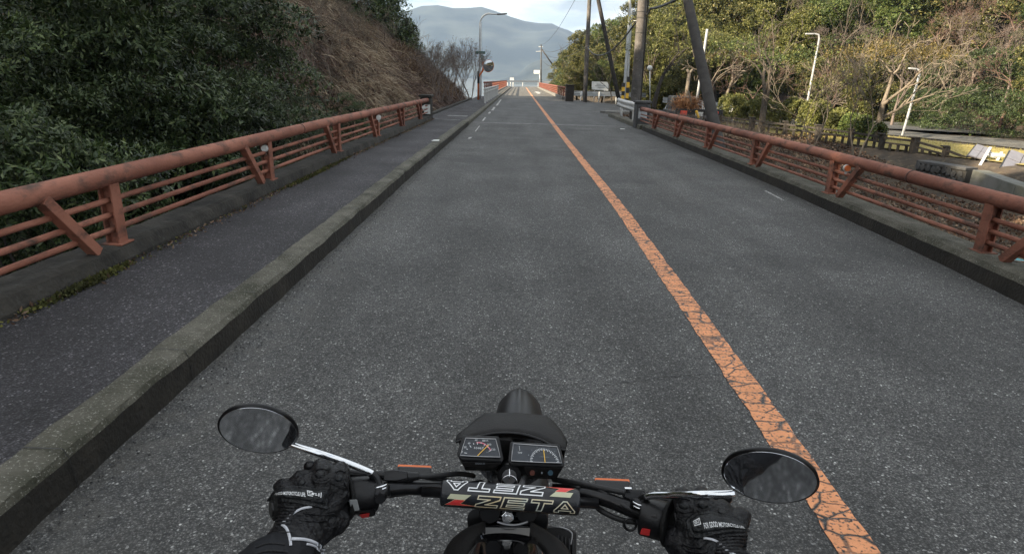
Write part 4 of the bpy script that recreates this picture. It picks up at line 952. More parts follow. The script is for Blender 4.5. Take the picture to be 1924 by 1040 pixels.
# off to the left and behind: the wooded slope that shades the bridge
big = []
for sd in range(3):
    lb = lobes_of(26, 3.0, 2.0, 8.0, .92, sd+20)
    V = crown_quads(lb, 900, .125, .5, 6, .8, .2, .62, sd+40, .72); V2 = crown_quads(core_blob(lb, .6), 70, .30, .7, 3, .4, .1, .3, sd+50)
    tb, _ = branches(8, .22, sd+5, 4, .5, .2, (2, 2), .74, 2.8)
    big.append(make_src('evergreen_tree', tb, M['bark'], [(np.concatenate([V, V2]), [M['leaf_green'], M['leaf_far'], M['leaf_yellow']][sd], 'crown')]))
slope = []; g_ = random.Random(4)
for i in range(46):
    x = -17-g_.random()*20; y = -34+i*1.62+g_.uniform(-1, 1)
    if y > 18: x -= 12
    slope.append((x, y))
for i, (x, y) in enumerate(slope): inst_tree(big[i % 2], (x, y, G(x, y)-.8), g_.uniform(.95, 1.35), g_.random()*6, 'evergreen of the wooded slope left of the bridge, above the shaded bank', 'tree', 'evergreens of the wooded left slope')

# trees on the brown hill crest
def conif(sd, n=18):
    lb = []; g = random.Random(sd)
    for i in range(n):
        z = 1.2+5.6*i/n; rr = (1-i/n)**.7*1.6; a = i*2.4; lb.append((rr*math.cos(a), rr*math.sin(a), z, .75+.3*(1-i/n)))
    return lb
lb = conif(1); src_c = make_src('evergreen_tree', branches(6, .16, 8, 3, .4, .3, (2, 2), .7, 2.2)[0], M['bark_dark'], [(np.concatenate([crown_quads(lb, 420, .17, .45, 5, .7, .1, .7, 5), crown_quads(core_blob(lb, .7), 160, .3, .6, 3, .4, .1, .3, 6)]), M['leaf_shade'], 'crown')])
for (u, v, y, s, lab) in [(735, 78, 44, .92, 'dark bushy evergreen on the crest of the brown hill, against the mountain'), (768, 110, 46, .62, 'lower dark evergreen at the right end of the hill crest'), (705, 28, 42, .72, 'dark evergreen at the top of the photo on the hill crest, open branches beside it'), (650, 0, 40, .9, 'dark evergreen on the crest left of the open branched one'), (782, 140, 47, .42, 'smallest dark evergreen bush right below the hill crest')]:
    p = at(u, v, y); inst_tree(src_c, (p.x, y, p.z-3.2*s), s, u, lab)

g_ = random.Random(9)
for i in range(16):
    y = 31-3.2*i+g_.uniform(-1, 1); x = 38.5+g_.uniform(0, 2)+(0 if i % 2 else 6); inst_tree(big[i % 3], (x, y, float(Gi(x, y))-.6), g_.uniform(.8, 1.15), g_.random()*6, 'evergreen of the slope beyond the lane, outside the right edge of the photo', 'tree', 'evergreens of the slope right of the photo')
# (2) bare trees
def bare(sd, mat_, name='bare_tree', H=4, r=.05, lv=6, spread=.5, up=.18, droop=0, len0=None, multi=1, rmin=.006, nch=(2, 2)):
    tb, tips = branches(H, r, sd, lv, spread, up, nch, .76, len0, droop, 7, .13, multi, rmin)
    o = make_src(name, tb, M[mat_], []); o['tips'] = tips; return o
b_fan = bare(3, 'bark_twig', H=4, r=.045, lv=6, spread=.42, up=.25, len0=1.1, multi=4, rmin=.008)
# sparse dead leaves still on the fan trees
def tipleaves(o, n, sz, m, nm='leaves', asp=.5, spread=.12):
    T = np.array([tuple(t) for t in o['tips']]); V = scatterV(T, n, sz, asp, spread); q = quads(nm, V, m, o['root']); o['parts'].append(q)
def scatterV(T, n, sz, asp, spread):
    idx = rng.integers(0, len(T), n); P = T[idx]+rng.normal(size=(n, 3))*spread; d = unit(rng.normal(size=(n, 3))); s_ = unit(np.cross(d, rng.normal(size=(n, 3)))); L_ = (sz*(.6+.8*rng.random(n)))[:, None]
    return np.stack([P, P+d*L_*.5+s_*L_*asp*.5, P+d*L_, P+d*L_*.5-s_*L_*asp*.5], 1).reshape(-1, 3)
tipleaves(b_fan, 260, .10, M['twig'])
for (u, v, y, s, lab) in [(828, 186, 30, .50, 'bare many stemmed shrub tree right behind the dark left end post'), (846, 184, 33, .58, 'bare fan shaped tree beside the left pavement, second beyond the end post'), (866, 182, 37, .64, 'bare fan shaped tree beside the left pavement, third beyond the end post'), (884, 181, 41, .64, 'bare fan shaped tree just left of the convex mirror'), (815, 183, 34, .60, 'bare twiggy tree on the hill side of the fan shaped trees')]:
    p = at(u, v, y); inst_tree(b_fan, (p.x, y, p.z), s, u*1.3, lab, 'tree', 'bare trees beside the left pavement')
# tan bare trees on the sunny hillside and the weeping one
b_up = bare(11, 'bark_pale', H=7, r=.11, lv=8, spread=.55, up=.12, len0=1.8, rmin=.007)
b_dm = bare(12, 'bark_twig', H=7, r=.11, lv=8, spread=.6, up=.10, len0=1.7, rmin=.007)
b_dr = bare(14, 'bark_pale', H=5, r=.09, lv=8, spread=.75, up=-.02, droop=.10, len0=1.25, rmin=.007)
b_rd = bare(17, 'bark_red', H=6, r=.10, lv=8, spread=.6, up=.08, len0=1.5, rmin=.007)
b_sm = bare(21, 'bark_pale', H=2.6, r=.030, lv=6, spread=.5, up=.22, len0=.75, multi=2, rmin=.006)
for (s_, u, v, y, k, lab) in [
        (b_up, 1725, 215, 47, 1.05, 'large pale bare tree spreading above the nearer park lamp'),
        (b_up, 1500, 60, 58, .75, 'white barked bare tree standing against the sky near the top right'),
        (b_dm, 1560, 120, 52, .7, 'bare twiggy tree on the hillside right of the further park lamp'),
        (b_dm, 1650, 130, 50, .75, 'brown bare tree high behind the umbrella shaped crown'),
        (b_dr, 1770, 180, 43, 1.15, 'bare tree with drooping sunlit twigs above the solar panels'),
        (b_dr, 1700, 130, 48, .75, 'bare drooping tree upper right, left of the sunlit twigs'),
        (b_rd, 1890, 190, 40, 1.0, 'reddish bare tree at the right edge of the photo'),
        (b_rd, 1850, 100, 46, .9, 'reddish bare tree high at the right edge'),
        (b_rd, 1470, 110, 55, .8, 'reddish brown bare tree among the green ones in the middle of the hillside'),
        (b_rd, 1900, 60, 46, .9, 'reddish bare tree in the top right corner'),
        (b_dm, 1830, 140, 45, .9, 'brown bare tree between the drooping tree and the reddish ones'),
        (b_dr, 1620, 90, 54, .8, 'drooping bare tree at the top of the hillside'),
        (b_dm, 1900, 150, 42, .8, 'brown bare tree at the right edge, in front of the reddish one'),
        (b_rd, 1420, 190, 46, .95, 'russet bare tree behind the grey trunked park tree'),
        (b_rd, 1560, 200, 45, .9, 'russet bare tree behind the further park lamp'),
        (b_dm, 1680, 205, 42, .95, 'brown bare tree right behind the nearer park lamp, low on the slope'),
        (b_rd, 1745, 90, 50, .9, 'russet bare tree high on the hillside above the nearer park lamp'),
        ]:
    p = at(u, v, y); inst_tree(s_, (p.x, y, p.z-1.2), k, u*.7, lab, 'tree', 'bare trees on the right hillside')
b_up2 = bare(33, 'bark_pale', H=2.6, r=.05, lv=5, spread=.5, up=.2, len0=.9, multi=1, rmin=.007)
for (s_, u, v, y, k, lab) in [(b_sm, 1527, 260, 29, 1.1, 'small bare sapling with twin stems leaning on the wooden fence'), (b_sm, 1612, 274, 27.0, 1.35, 'small bare tree with wide pale twigs before the fence, left of the nearer lamp'), (b_up2, 1150, 182, 50, 1.1, 'bleached bare bush beside the white notice board')]:
    p = at(u, v, y); inst_tree(s_, (p.x, y, p.z-.1), k, u, lab)

for (u, v, y, s, lab) in [(640, 150, 26, .8, 'bare bramble bush low on the brown hill, middle of the slope'), (600, 170, 22, .8, 'bare bramble bush on the brown hill beside the evergreens'), (700, 160, 30, .8, 'bare bramble bush on the brown hill above the railing end'), (745, 150, 36, .7, 'bare bramble bush nearest the fan shaped trees on the brown hill'), (590, 110, 24, .8, 'bare bramble bush high on the brown hill beside the evergreens'), (555, 175, 19, .8, 'leaning bare sapling in front of the brown hill, at the edge of the evergreens')]:
    p = at(u, v, y); inst_tree(b_sm, (p.x, y, float(Gi(p.x, y))-.1), s, u, lab, 'bush', 'bare bushes on the brown hill')
# (3) park trees in leaf
def leafy(name, sd, H, r, trunk_m, lobes, per, leaf, m, flat=.8, lv=5, spread=.62, core=True):
    tb, tips = branches(H, r, sd, lv, spread, .12, (2, 2), .74, H*.30, 0, 8, .12, 1, .012)
    V = crown_quads(lobes, per, leaf, .5, 5, .6, .15, .55, sd, flat)
    if core: V = np.concatenate([V, crown_quads(core_blob(lobes), per*.3, leaf*1.5, .6, 3, .4, .1, .2, sd+1, flat)])
    return make_src(name, tb, M[trunk_m], [(V, M[m], 'crown')])
umb = leafy('broadleaf_tree', 41, 5.2, .16, 'bark_pale', [(math.cos(a)*r_, math.sin(a)*r_, 3.6+.4*random.random()-r_*.16, .62) for r_ in (0, 1.1, 2.1) for a in np.linspace(0, 5.6, 1 if r_ == 0 else int(4*r_))], 420, .10, 'leaf_ochre', .55, core=False)
dk = leafy('broadleaf_tree', 43, 5.6, .15, 'bark_dark', lobes_of(16, 2.6, 2.6, 5.2, .75, 5), 260, .11, 'leaf_yellow', .6, core=False)
gy = leafy('broadleaf_tree', 45, 5.8, .19, 'bark', [(math.cos(a)*r_, math.sin(a)*r_, 3.1+.8*random.random(), .75) for r_ in (0, 1.3, 2.6) for a in np.linspace(0, 5.6, 1 if r_ == 0 else int(3.4*r_))], 170, .095, 'leaf_green', .6, core=False)
sml = leafy('broadleaf_tree', 47, 2.6, .06, 'bark_pale', lobes_of(6, .8, 1.4, 2.3, .45, 6), 170, .12, 'leaf_yellow', .7, core=False)
for (s_, u, v, y, k, lab) in [(umb, 1640, 252, 31, 1.12, 'tree with a flat yellowish umbrella crown behind the middle of the wooden fence'),
        (dk, 1229, 193, 44, 1.12, 'dark stemmed tree with thin yellow green foliage right of the thick pole'),
        (gy, 1432, 235, 34, 1.10, 'grey trunked tree with wide bare limbs and thin foliage behind the hedge'),
        (sml, 1541, 205, 40.5, 1.2, 'small leafy tree covering the lower part of the further park lamp'),
        (sml, 1334, 190, 42, 1.5, 'small bright leaved tree right behind the dark leaning strut'),
        (dk, 1345, 190, 47, .9, 'thin yellow green tree behind the silver pole'),
        (umb, 1365, 185, 46, .8, 'small umbrella crowned tree left of the grey trunked tree')]:
    p = at(u, v, y); inst_tree(s_, (p.x, y, G(p.x, y) if v > 199 else p.z), k, u, lab)

# (4) evergreens at the second bridge and over the junction
for i, (u, v, y, s, k, lab) in enumerate([
        (1050, 172, 112, .62, 1, 'small green tree where the second bridge railing meets the far pole'),
        (1068, 176, 92, .85, 0, 'green tree over the right railing of the second bridge, left flank of the green mass'),
        (1090, 180, 74, .95, 1, 'round green tree over the end block of the second bridge'),
        (1118, 182, 82, 1.15, 0, 'taller green tree behind the slim weathered pole'),
        (1150, 182, 90, 1.35, 0, 'dark green tree at the right end of the green mass behind the white board'),
        (1085, 178, 64, .60, 1, 'low green bush spilling over the right railing of the second bridge'),
        (1128, 180, 66, .55, 0, 'low green tree right behind the white notice board'),
        (1178, 184, 70, .9, 2, 'yellow green tree between the street lamp and the dark leaning pole'),
        (1195, 184, 60, 1.15, 1, 'green tree behind the thick concrete pole')]):
    p = at(u, v, y); inst_tree(big[k], (p.x, y, p.z-1.2), s, i*2.1, lab, 'tree', 'green trees by the second bridge')
FOREST = []; g_ = random.Random(12)
rowd = [(58, 1.12, [(1225, 2), (1262, 2), (1300, 2), (1345, 0), (1392, 2), (1440, 0), (1490, 2), (1535, 0)]), (51, .85, [(1320, 1), (1385, 0), (1455, 1), (1520, 1)]), (48, .95, [(1590, 2), (1660, 1)]), (42, .85, [(1960, 0)]), (66, 1.35, [(1240, 1), (1290, 2), (1350, 1), (1420, 2), (1480, 1), (1560, 2), (1640, 0), (1720, 1)]), (54, 1.25, [(1680, 0), (1770, 1), (1850, 1), (1930, 0), (2010, 1)]), (78, 1.5, [(1260, 0), (1330, 1), (1400, 0), (1475, 1), (1550, 0), (1640, 1), (1740, 0), (1850, 1)]), (36, .8, [(1990, 1), (2060, 0)])]
for ri, (y, s, L_) in enumerate(rowd):
    for i, (u, k) in enumerate(L_):
        y_ = y+g_.uniform(-2, 2); p = at(u, 150, y_); tone = ['deep green', 'mid green', 'yellow green'][k]
        rank = ['at the hillside foot', 'low on the hillside', 'low on the right', 'near the right edge', 'halfway up', 'halfway up the right part', 'on the hilltop', 'beyond the right edge'][ri]
        side = '%s from left in its row' % ['first', 'second', 'third', 'fourth', 'fifth', 'sixth', 'seventh', 'eighth'][i]
        inst_tree(big[k], (p.x, y_, G(p.x, y_)-.5), s*g_.uniform(.85, 1.15), g_.random()*6, '%s evergreen %s, %s' % (tone, rank, side), 'tree', 'evergreens of the right hillside')

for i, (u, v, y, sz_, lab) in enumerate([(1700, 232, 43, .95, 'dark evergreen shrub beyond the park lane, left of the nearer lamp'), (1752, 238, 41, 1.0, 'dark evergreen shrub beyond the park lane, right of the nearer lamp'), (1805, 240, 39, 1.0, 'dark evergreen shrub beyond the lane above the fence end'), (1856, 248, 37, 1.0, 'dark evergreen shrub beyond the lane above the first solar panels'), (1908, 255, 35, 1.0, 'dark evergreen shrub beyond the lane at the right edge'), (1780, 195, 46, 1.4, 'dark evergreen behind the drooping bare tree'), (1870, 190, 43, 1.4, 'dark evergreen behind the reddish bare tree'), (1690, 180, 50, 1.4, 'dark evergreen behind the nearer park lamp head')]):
    p = at(u, v, y); inst_tree(near[2 if i % 2 else 0], (p.x, y, p.z), sz_, i*1.3, lab, 'shrub' if i < 5 else 'tree', 'dark evergreens beyond the park lane')  # dark-leaved shrubs added to stand in for the unlit forest interior
# hedge: clipped azaleas
def hedge(label, A, B, h, wd, m, n):
    A = Vector(A); B = Vector(B); d = B-A
    def fn(k):
        t = rng.random(k); a = rng.random(k)*math.pi; lump = 1+.16*np.sin(t*d.length*3.1)+.1*np.sin(t*d.length*7.7+1)
        r_ = .82+.25*rng.random(k); dn = np.array([d.x, d.y, 0])/math.hypot(d.x, d.y); nn = np.array([-dn[1], dn[0], 0])
        return np.array(A)+t[:, None]*np.array(d)+nn*(np.cos(a)*wd*r_*lump)[:, None]+np.stack([0*t, 0*t, np.sin(a)**.6*h*1.22*r_*lump], 1)
    root = empty('hedge', A, label, 'hedge')
    scatter('foliage', n, fn, .10, M[m], root, origin=A, asp=.6)
    mb = MB(); 
    for k in range(60):
        t = random.random(); q = A+d*t+Vector((random.uniform(-.3, .3), random.uniform(-.3, .3), 0)); mb.tube([q-Vector((0, 0, .3)), q+Vector((random.uniform(-.2, .2), random.uniform(-.2, .2), h*.75))], [.018, .008], 4)
    mb.build('stems', M['bark_dark'], root)
hA = at(1360, 222, 38.5); hB = at(1500, 236, 34.6); hC = at(1512, 236, 34); hD = at(1585, 247, 32.2); hE = at(1590, 249, 32); hF = at(1650, 264, 30.4)
hedge('long clipped azalea hedge behind the fence, left part by the grey trunk', hA-Vector((0, 0, .1)), hB-Vector((0, 0, .1)), 1.02, .75, 'leaf_yellow', 22000)
hedge('clipped azalea hedge behind the fence, middle part below the further park lamp', hC-Vector((0, 0, .1)), hD-Vector((0, 0, .1)), .95, .75, 'leaf_yellow', 15000)
hedge('clipped azalea hedge behind the fence, low right end before the umbrella crowned tree', hE-Vector((0, 0, .1)), hF-Vector((0, 0, .1)), .72, .6, 'leaf_green', 9000)

# ground cover ------------------------------------------------
def onG(X, Y, dz=0): return np.stack([X, Y, Gi(X, Y)+dz], 1)
def blades(name, P, D, L_, wd, m, label, sag=.3, seg=3, cat=None):
    """curved straws: P base, D direction, sag downwards; each straw seg quads long"""
    n = len(P); S = unit(np.cross(D, unit(rng.normal(size=(n, 3))+np.array([0, 0, .6])))); Q = []; a = P
    ws = wd*(.6+.8*rng.random(n))[:, None]; dd = D.copy()
    for k in range(seg):
        b = a+dd*L_/seg; w0 = ws*(1-k/seg*.7); w1 = ws*(1-(k+1)/seg*.8)
        Q.append(np.stack([a-S*w0, a+S*w0, b+S*w1, b-S*w1], 1)); a = b; dd = unit(dd+np.array([0, 0, -sag])+rng.normal(size=(n, 3))*.12)
    V = np.stack(Q, 1).reshape(-1, 3)
    # weld strips so that each straw is one island
    me = bpy.data.meshes.new(name); nv = n*(seg+1)*2; R_ = np.zeros((n, seg+1, 2, 3)); q = np.stack(Q, 1)
    R_[:, :seg, 0] = q[:, :, 0]; R_[:, :seg, 1] = q[:, :, 1]; R_[:, seg, 0] = q[:, -1, 3]; R_[:, seg, 1] = q[:, -1, 2]
    me.vertices.add(nv); me.vertices.foreach_set('co', R_.astype(np.float32).ravel())
    base = (np.arange(n)*(seg+1)*2)[:, None, None]; k = (np.arange(seg)*2)[None, :, None]; idx = (base+k+np.array([0, 1, 3, 2])[None, None, :]).astype(np.int32)
    me.loops.add(idx.size); me.loops.foreach_set('vertex_index', idx.ravel()); me.polygons.add(idx.size//4); me.polygons.foreach_set('loop_start', np.arange(0, idx.size, 4, dtype=np.int32))
    me.update(calc_edges=True); me.materials.append(m); o = bpy.data.objects.new(name, me); C.objects.link(o)
    return ren(o, label, cat, None, 'stuff')
# dry grass over the left hill, combed downhill
def hillpts(n, x0, x1, y0, y1, pw=1.0):
    X = x0+(x1-x0)*rng.random(n)**pw; Y = y0+(y1-y0)*rng.random(n); return onG(X, Y)
def flow(P):
    e = .5; gx_ = Gi(P[:, 0]+e, P[:, 1])-Gi(P[:, 0]-e, P[:, 1]); gy_ = Gi(P[:, 0], P[:, 1]+e)-Gi(P[:, 0], P[:, 1]-e)
    return unit(np.stack([-gx_, -gy_, -(gx_**2+gy_**2)], 1))
def tufts(nt, nb, x0, x1, y0, y1, pw, spread, Lr, mats, names, labels, wd, lift, sag):
    T = hillpts(nt, x0, x1, y0, y1, pw); F_ = flow(T); pat = np.sin(T[:, 0]*.55+T[:, 1]*.16+1.0)+.5*np.sin(T[:, 0]*1.7-T[:, 1]*.6)+rng.normal(size=nt)*.35
    for k in range(2):
        sel = pat > .35 if k == 0 else pat <= .35
        B = np.repeat(T[sel], nb, 0); FD = np.repeat(F_[sel], nb, 0); B = B+rng.normal(size=B.shape)*np.array([spread, spread, .03]); B[:, 2] = Gi(B[:, 0], B[:, 1])
        tl = np.repeat(.6+.8*rng.random(int(sel.sum())), nb)
        D = unit(FD*1.0+np.array([.1, -.1, lift])+rng.normal(size=B.shape)*.26); L_ = (Lr*tl*(.6+.7*rng.random(len(B))))[:, None]
        blades(names[k], B, D, L_, wd, M[mats[k]], labels[k], sag, 4)
M['straw_dark'] = leafm('straw_dark', [(.075, .046, .040), (.145, .092, .076), (.22, .152, .122), (.31, .235, .19)], .1, .85)
M['straw_lite'] = leafm('straw_lite', [(.16, .112, .078), (.28, .205, .14), (.40, .32, .22), (.52, .44, .31)], .15, .85)
tufts(4200, 17, -20, -4.3, 13, 49, .75, .20, .95, ('straw_lite', 'straw_dark'), ('dry_grass', 'dead_fern'), ('straw coloured dry grass hanging in mats down the steep left hill', 'darker brown dead fern and grass on the steep left hill'), .0115, .50, .46)
P = hillpts(16000, -16, -4.2, 13, 44, .7); D = unit(rng.normal(size=P.shape)+np.array([0, 0, .5]))
blades('dead_brambles', P, D, (.35+.7*rng.random(len(P)))[:, None], .007, M['bark_red'] if False else M['leaf_dead'], 'brown dead brambles and fern on the left hill', .32, 4)
scatter('dead_leaves', 26000, lambda n: hillpts(n, -16, -4.2, 12, 45, .8)+np.array([0, 0, 1])*rng.random((n, 1))*.35, .13, M['leaf_dead'], label='dead brown leaves caught on the left hill', kind='stuff', asp=.45)
# low verge beside the left pavement
P = onG(-3.5-2.6*rng.random(9000)**1.3, 22+24*rng.random(9000)); D = unit(rng.normal(size=P.shape)+np.array([0, 0, 1.0]))
blades('verge_grass', P, D, (.12+.35*rng.random(len(P)))[:, None], .008, M['twig'], 'grey brown dead grass on the verge beside the left pavement', .2, 3)
P = onG(-4.2-3*rng.random(5000), 34+13*rng.random(5000)); D = unit(rng.normal(size=P.shape)*.8+np.array([0, 0, 1.0]))
blades('yellow_grass', P, D, (.3+.7*rng.random(len(P)))[:, None], .02, M['straw'], 'yellow green bamboo grass under the bare trees on the left', .2, 3)
scatter('undergrowth', 26000, lambda n: onG(-3.6-10*rng.random(n), 2+20*rng.random(n))+np.array([0, 0, 1])*rng.random((n, 1))*1.0, .16, M['leaf_oak'], label='dark undergrowth in the gully left of the bridge', kind='stuff', asp=.45)
# fallen leaves on the right bank
def bankpts(n, x0, x1, y0, y1):
    X = x0+(x1-x0)*rng.random(n)**1.25; Y = y0+(y1-y0)*rng.random(n); return onG(X, Y, .02)
scatter('fallen_leaves', 60000, lambda n: bankpts(n, 4.5, 15, 3, 33)+np.array([0, 0, 1])*rng.random((n, 1))*.06, .105, M['leaf_dead'], label='brown fallen leaves covering the bank right of the bridge', kind='stuff', asp=.6)
P = bankpts(9000, 4.6, 13.5, 9, 34); D = unit(rng.normal(size=P.shape)*.7+np.array([0, 0, 1.0]))
blades('dry_bank_grass', P, D, (.08+.22*rng.random(len(P)))[:, None], .006, M['twig_tan'], 'short dry grass on the bank below the wooden fence', .2, 3)
P = bankpts(3200, 6.8, 13, 6, 13); D = unit(rng.normal(size=P.shape)*.9+np.array([0, 0, 1.0]))
blades('green_weeds', P, D, (.15+.35*rng.random(len(P)))[:, None], .014, M['leaf_green'], 'green weeds at the foot of the concrete wall', .3, 3)
# whitish dead stalks by the truck and under the leaning pole
def stalk(label, uv, y, n, m, h, wd=.016, sx=1.6):
    c = at(*uv, y); X = c.x+rng.normal(size=n)*sx; Y = y+rng.normal(size=n)*.7; P = np.stack([X, Y, np.full(n, c.z-.15)], 1); D = unit(rng.normal(size=P.shape)*np.array([.6, .6, .3])+np.array([0, 0, 1.1]))
    blades('dead_stalks', P, D, (h*(.5+.6*rng.random(n)))[:, None], wd, m, label, .12, 3)
stalk('pale dead stalks between the thick pole and the truck', (1255, 216), 32, 800, M['twig'], .42, .008, 1.2)
stalk('pale dead stalks right of the leaning pole before the fence', (1378, 245), 27, 700, M['twig_tan'], .7, .007, .55)
stalk('white plumes on top of the hedge', (1372, 205), 40, 160, M['print_white'], .55, .035, 1.5)
# forest floor on the hillside: dark undergrowth
def hp(n):
    t = rng.random(n); X = 17+40*rng.random(n); Y = 24+44*rng.random(n); P = onG(X, Y); s_ = np.array([sdist(HIL, a, b) for a, b in zip(X, Y)]); return P[s_ > .3]
scatter('forest_floor', 26000, lambda n: hp(n)+0, .20, M['leaf_dead'], label='dark litter and undergrowth on the floor of the right hillside', kind='stuff', asp=.5)
def hp2(n): P = hp(n); P[:, 2] += rng.random(len(P))*2.2; return P
scatter('forest_undergrowth', 16000, hp2, .20, M['leaf_oak'], label='bushy undergrowth below the trees of the right hillside', kind='stuff', asp=.5)
# lawn tufts (sunlit)
def lawnp(n):
    X = 9+15*rng.random(n); Y = 14+26*rng.random(n); s_ = np.array([sdist(LINE, a, b) for a, b in zip(X, Y)]); k = (s_ > -.2) & (s_ < 5.3); return onG(X[k], Y[k], .08)
P = lawnp(14000); D = unit(rng.normal(size=P.shape)*.6+np.array([0, 0, 1.0])); blades('lawn_grass', P, D, (.05+.08*rng.random(len(P)))[:, None], .008, M['grass'], 'short yellow winter grass of the park lawn', .2, 2)
# moss and grit in the gutter of the pavement
def mossp(n):
    Y = np.concatenate([rng.normal(4.0, .22, n//3), rng.normal(8.4, .35, n//6), rng.normal(9.4, .5, n//6), rng.uniform(2, 21, n//9)]); X = -2.90+np.abs(rng.normal(size=len(Y)))*.028; Z = .17+.03*rng.random(len(Y))+np.array([zr(y) for y in Y]); return np.stack([X-.0, Y, Z], 1)
scatter('moss', 5200, mossp, .022, M['moss'], label='yellow green moss in the gutter along the left railing', kind='stuff', asp=.8)
def litp(n):
    Y = 2+20*rng.random(n); X = -2.92+np.abs(rng.normal(size=n))*.05; return np.stack([X, Y, .176+.012*rng.random(n)+np.array([zr(y) for y in Y])], 1)
scatter('gutter_litter', 1400, litp, .035, M['leaf_dead'], label='bits of dead leaf along the gutter of the left pavement', kind='stuff', asp=.4)
def gr_p(n):
    Y = 1.2+18*rng.random(n)**1.5; X = KL+np.abs(rng.normal(size=n))*.09+.01; return np.stack([X, Y, .004+.004*rng.random(n)+np.array([zr(y) for y in Y])], 1)
scatter('gutter_grit', 1800, gr_p, .012, M['stone'], label='grit and small stones in the road gutter under the left kerb', kind='stuff', asp=.8)

# ---------------------------------------------------------------- motorcycle
bike = empty('motorcycle', (0, .55, 0), 'black trail motorcycle with round mirrors, twin gauges and padded handlebar', 'motorcycle')
def TW(pts, r, n=12, **k): g = MB(); g.tube([W(*p) for p in pts], r, n, **k); return g
def smooth_path(pts, n=6):
    P = [Vector(p) for p in pts]; o = []
    for i in range(len(P)-1):
        p0 = P[max(0, i-1)]; p1 = P[i]; p2 = P[i+1]; p3 = P[min(len(P)-1, i+2)]
        for k in range(n):
            t = k/n; o.append(.5*((2*p1)+(p2-p0)*t+(2*p0-5*p1+4*p2-p3)*t*t+(3*p1-p0-3*p2+p3)*t**3))
    return o+[P[-1]]
def SW(pts, r, n=12, m=6): g = MB(); g.tube(smooth_path([W(*p) for p in pts], m), r, n); return g
# handlebar
hb = SW([(508, 956, .862), (575, 942, .888), (650, 929, .915), (705, 922, .935), (765, 915, .96), (830, 920, .985), (870, 932, 1.005), (905, 938, 1.01), (960, 942, 1.01), (1015, 946, 1.01), (1050, 944, 1.005), (1092, 928, .985), (1140, 938, .962), (1200, 962, .935), (1255, 979, .912), (1330, 992, .885), (1402, 1004, .862)], .0112, 16).build('handlebar', M['blk_metal'], bike)
g = MB(); g.tube([W(512, 955, .864), W(650, 929, .915)], .0165, 18); g.build('grip', M['rubber'], bike)
g = MB(); g.tube([W(1255, 979, .912), W(1398, 1003, .864)], .0165, 18); g.build('grip', M['rubber'], bike)
# crossbar pad
PAa, PBb = W(830, 925, .955), W(1087, 943, .955); ax = (PBb-PAa).normalized(); PL = (PBb-PAa).length; PR = .0194
toE = (EYE-(PAa+PBb)/2); e1 = (toE-ax*toE.dot(ax)).normalized(); e2 = e1.cross(ax).normalized()
if e2.dot(UP) < 0: e2 = -e2
def padp(s, th, off=0): return PAa+ax*(PL*s)+(e1*math.cos(th)+e2*math.sin(th))*(PR+off)
g = MB(); sr = [(-.004, .80), (0, .93), (.012, .985), (.03, 1), (.5, 1.0), (.97, 1), (.988, .985), (1, .93), (1.004, .80)]
g.tube([PAa+ax*PL*s for s, _ in sr], [PR*k for _, k in sr], 40); pad = g.build('crossbar_pad', M['vinyl'], bike)
g = MB(); g.tube([PAa-ax*.03, PBb+ax*.03], .008, 14); g.build('crossbar', M['blk_metal'], bike)
D2 = math.radians
def padpoly(poly, s0, s1, t0, t1, m, name, flip=False, parent=pad, off=.0006):
    """filled polygon (unit box, y up) on the pad"""
    mb = MB(); pts = []
    n = len(poly)
    for i in range(n):
        a, b = poly[i], poly[(i+1) % n]
        for k in range(5): pts.append((a[0]+(b[0]-a[0])*k/5, a[1]+(b[1]-a[1])*k/5))
    def mp_(x, y):
        if flip: x, y = 1-x, 1-y
        return padp(s0+(s1-s0)*x, t0+(t1-t0)*y, off)
    bm = bmesh.new(); vs_ = [bm.verts.new((x, y, 0)) for x, y in pts]; bm.faces.new(vs_); bmesh.ops.triangulate(bm, faces=bm.faces)
    bm.verts.index_update(); mb.add([mp_(v.co.x, v.co.y) for v in bm.verts], [[v.index for v in f.verts] for f in bm.faces]); bm.free()
    return mb.build(name, m, parent)
def outline(polys, s0, s1, t0, t1, wd, m, name, flip=False, parent=pad, mapf=None, aspect=1.6):
    mb = MB()
    def mp_(x, y):
        if flip: x, y = 1-x, 1-y
        return mapf(x, y) if mapf else padp(s0+(s1-s0)*x, t0+(t1-t0)*y, .0007)
    for poly in polys:
        n = len(poly)
        for i in range(n):
            a, b = Vector(poly[i]).to_2d(), Vector(poly[(i+1) % n]).to_2d(); d = Vector(((b-a).x*aspect, (b-a).y)); L_ = d.length
            if L_ < 1e-6: continue
            d /= L_; nn = Vector((-d.y/aspect, d.x))*wd; ex = Vector((d.x/aspect, d.y))*wd*.9; r0, r1 = [], []; K = max(2, int(L_/.12))
            for k in range(K+1):
                q = (a-ex).lerp(b+ex, k/K); r0.append(mp_(*(q+nn))); r1.append(mp_(*(q-nn)))
            mb.grid([r0, r1], 0, False)
    return mb.build(name, m, parent)
sl_ = .16
def shear(P): return [(x+sl_*(y-.5), y) for x, y in P]
LZ = [shear([(.0, 1), (1, 1), (1, .74), (.42, .27), (.98, .27), (.98, 0), (0, 0), (0, .26), (.56, .73), (0, .73)])]
LE = [shear([(0, 1), (1, 1), (1, .80), (.22, .80), (.22, .62), (.95, .62), (.95, .40), (.22, .40), (.22, .22), (1, .22), (1, 0), (0, 0)])]
LT = [shear([(0, 1), (1, 1), (1, .76), (.62, .76), (.62, 0), (.38, 0), (.38, .76), (0, .76)])]
LA = [[(.0, 0), (.0, .22), (.42, 1), (.60, 1), (1, .22), (1, 0), (.80, 0), (.80, .20), (.22, .20), (.22, 0)], [(.34, .42), (.66, .42), (.51, .76)]]
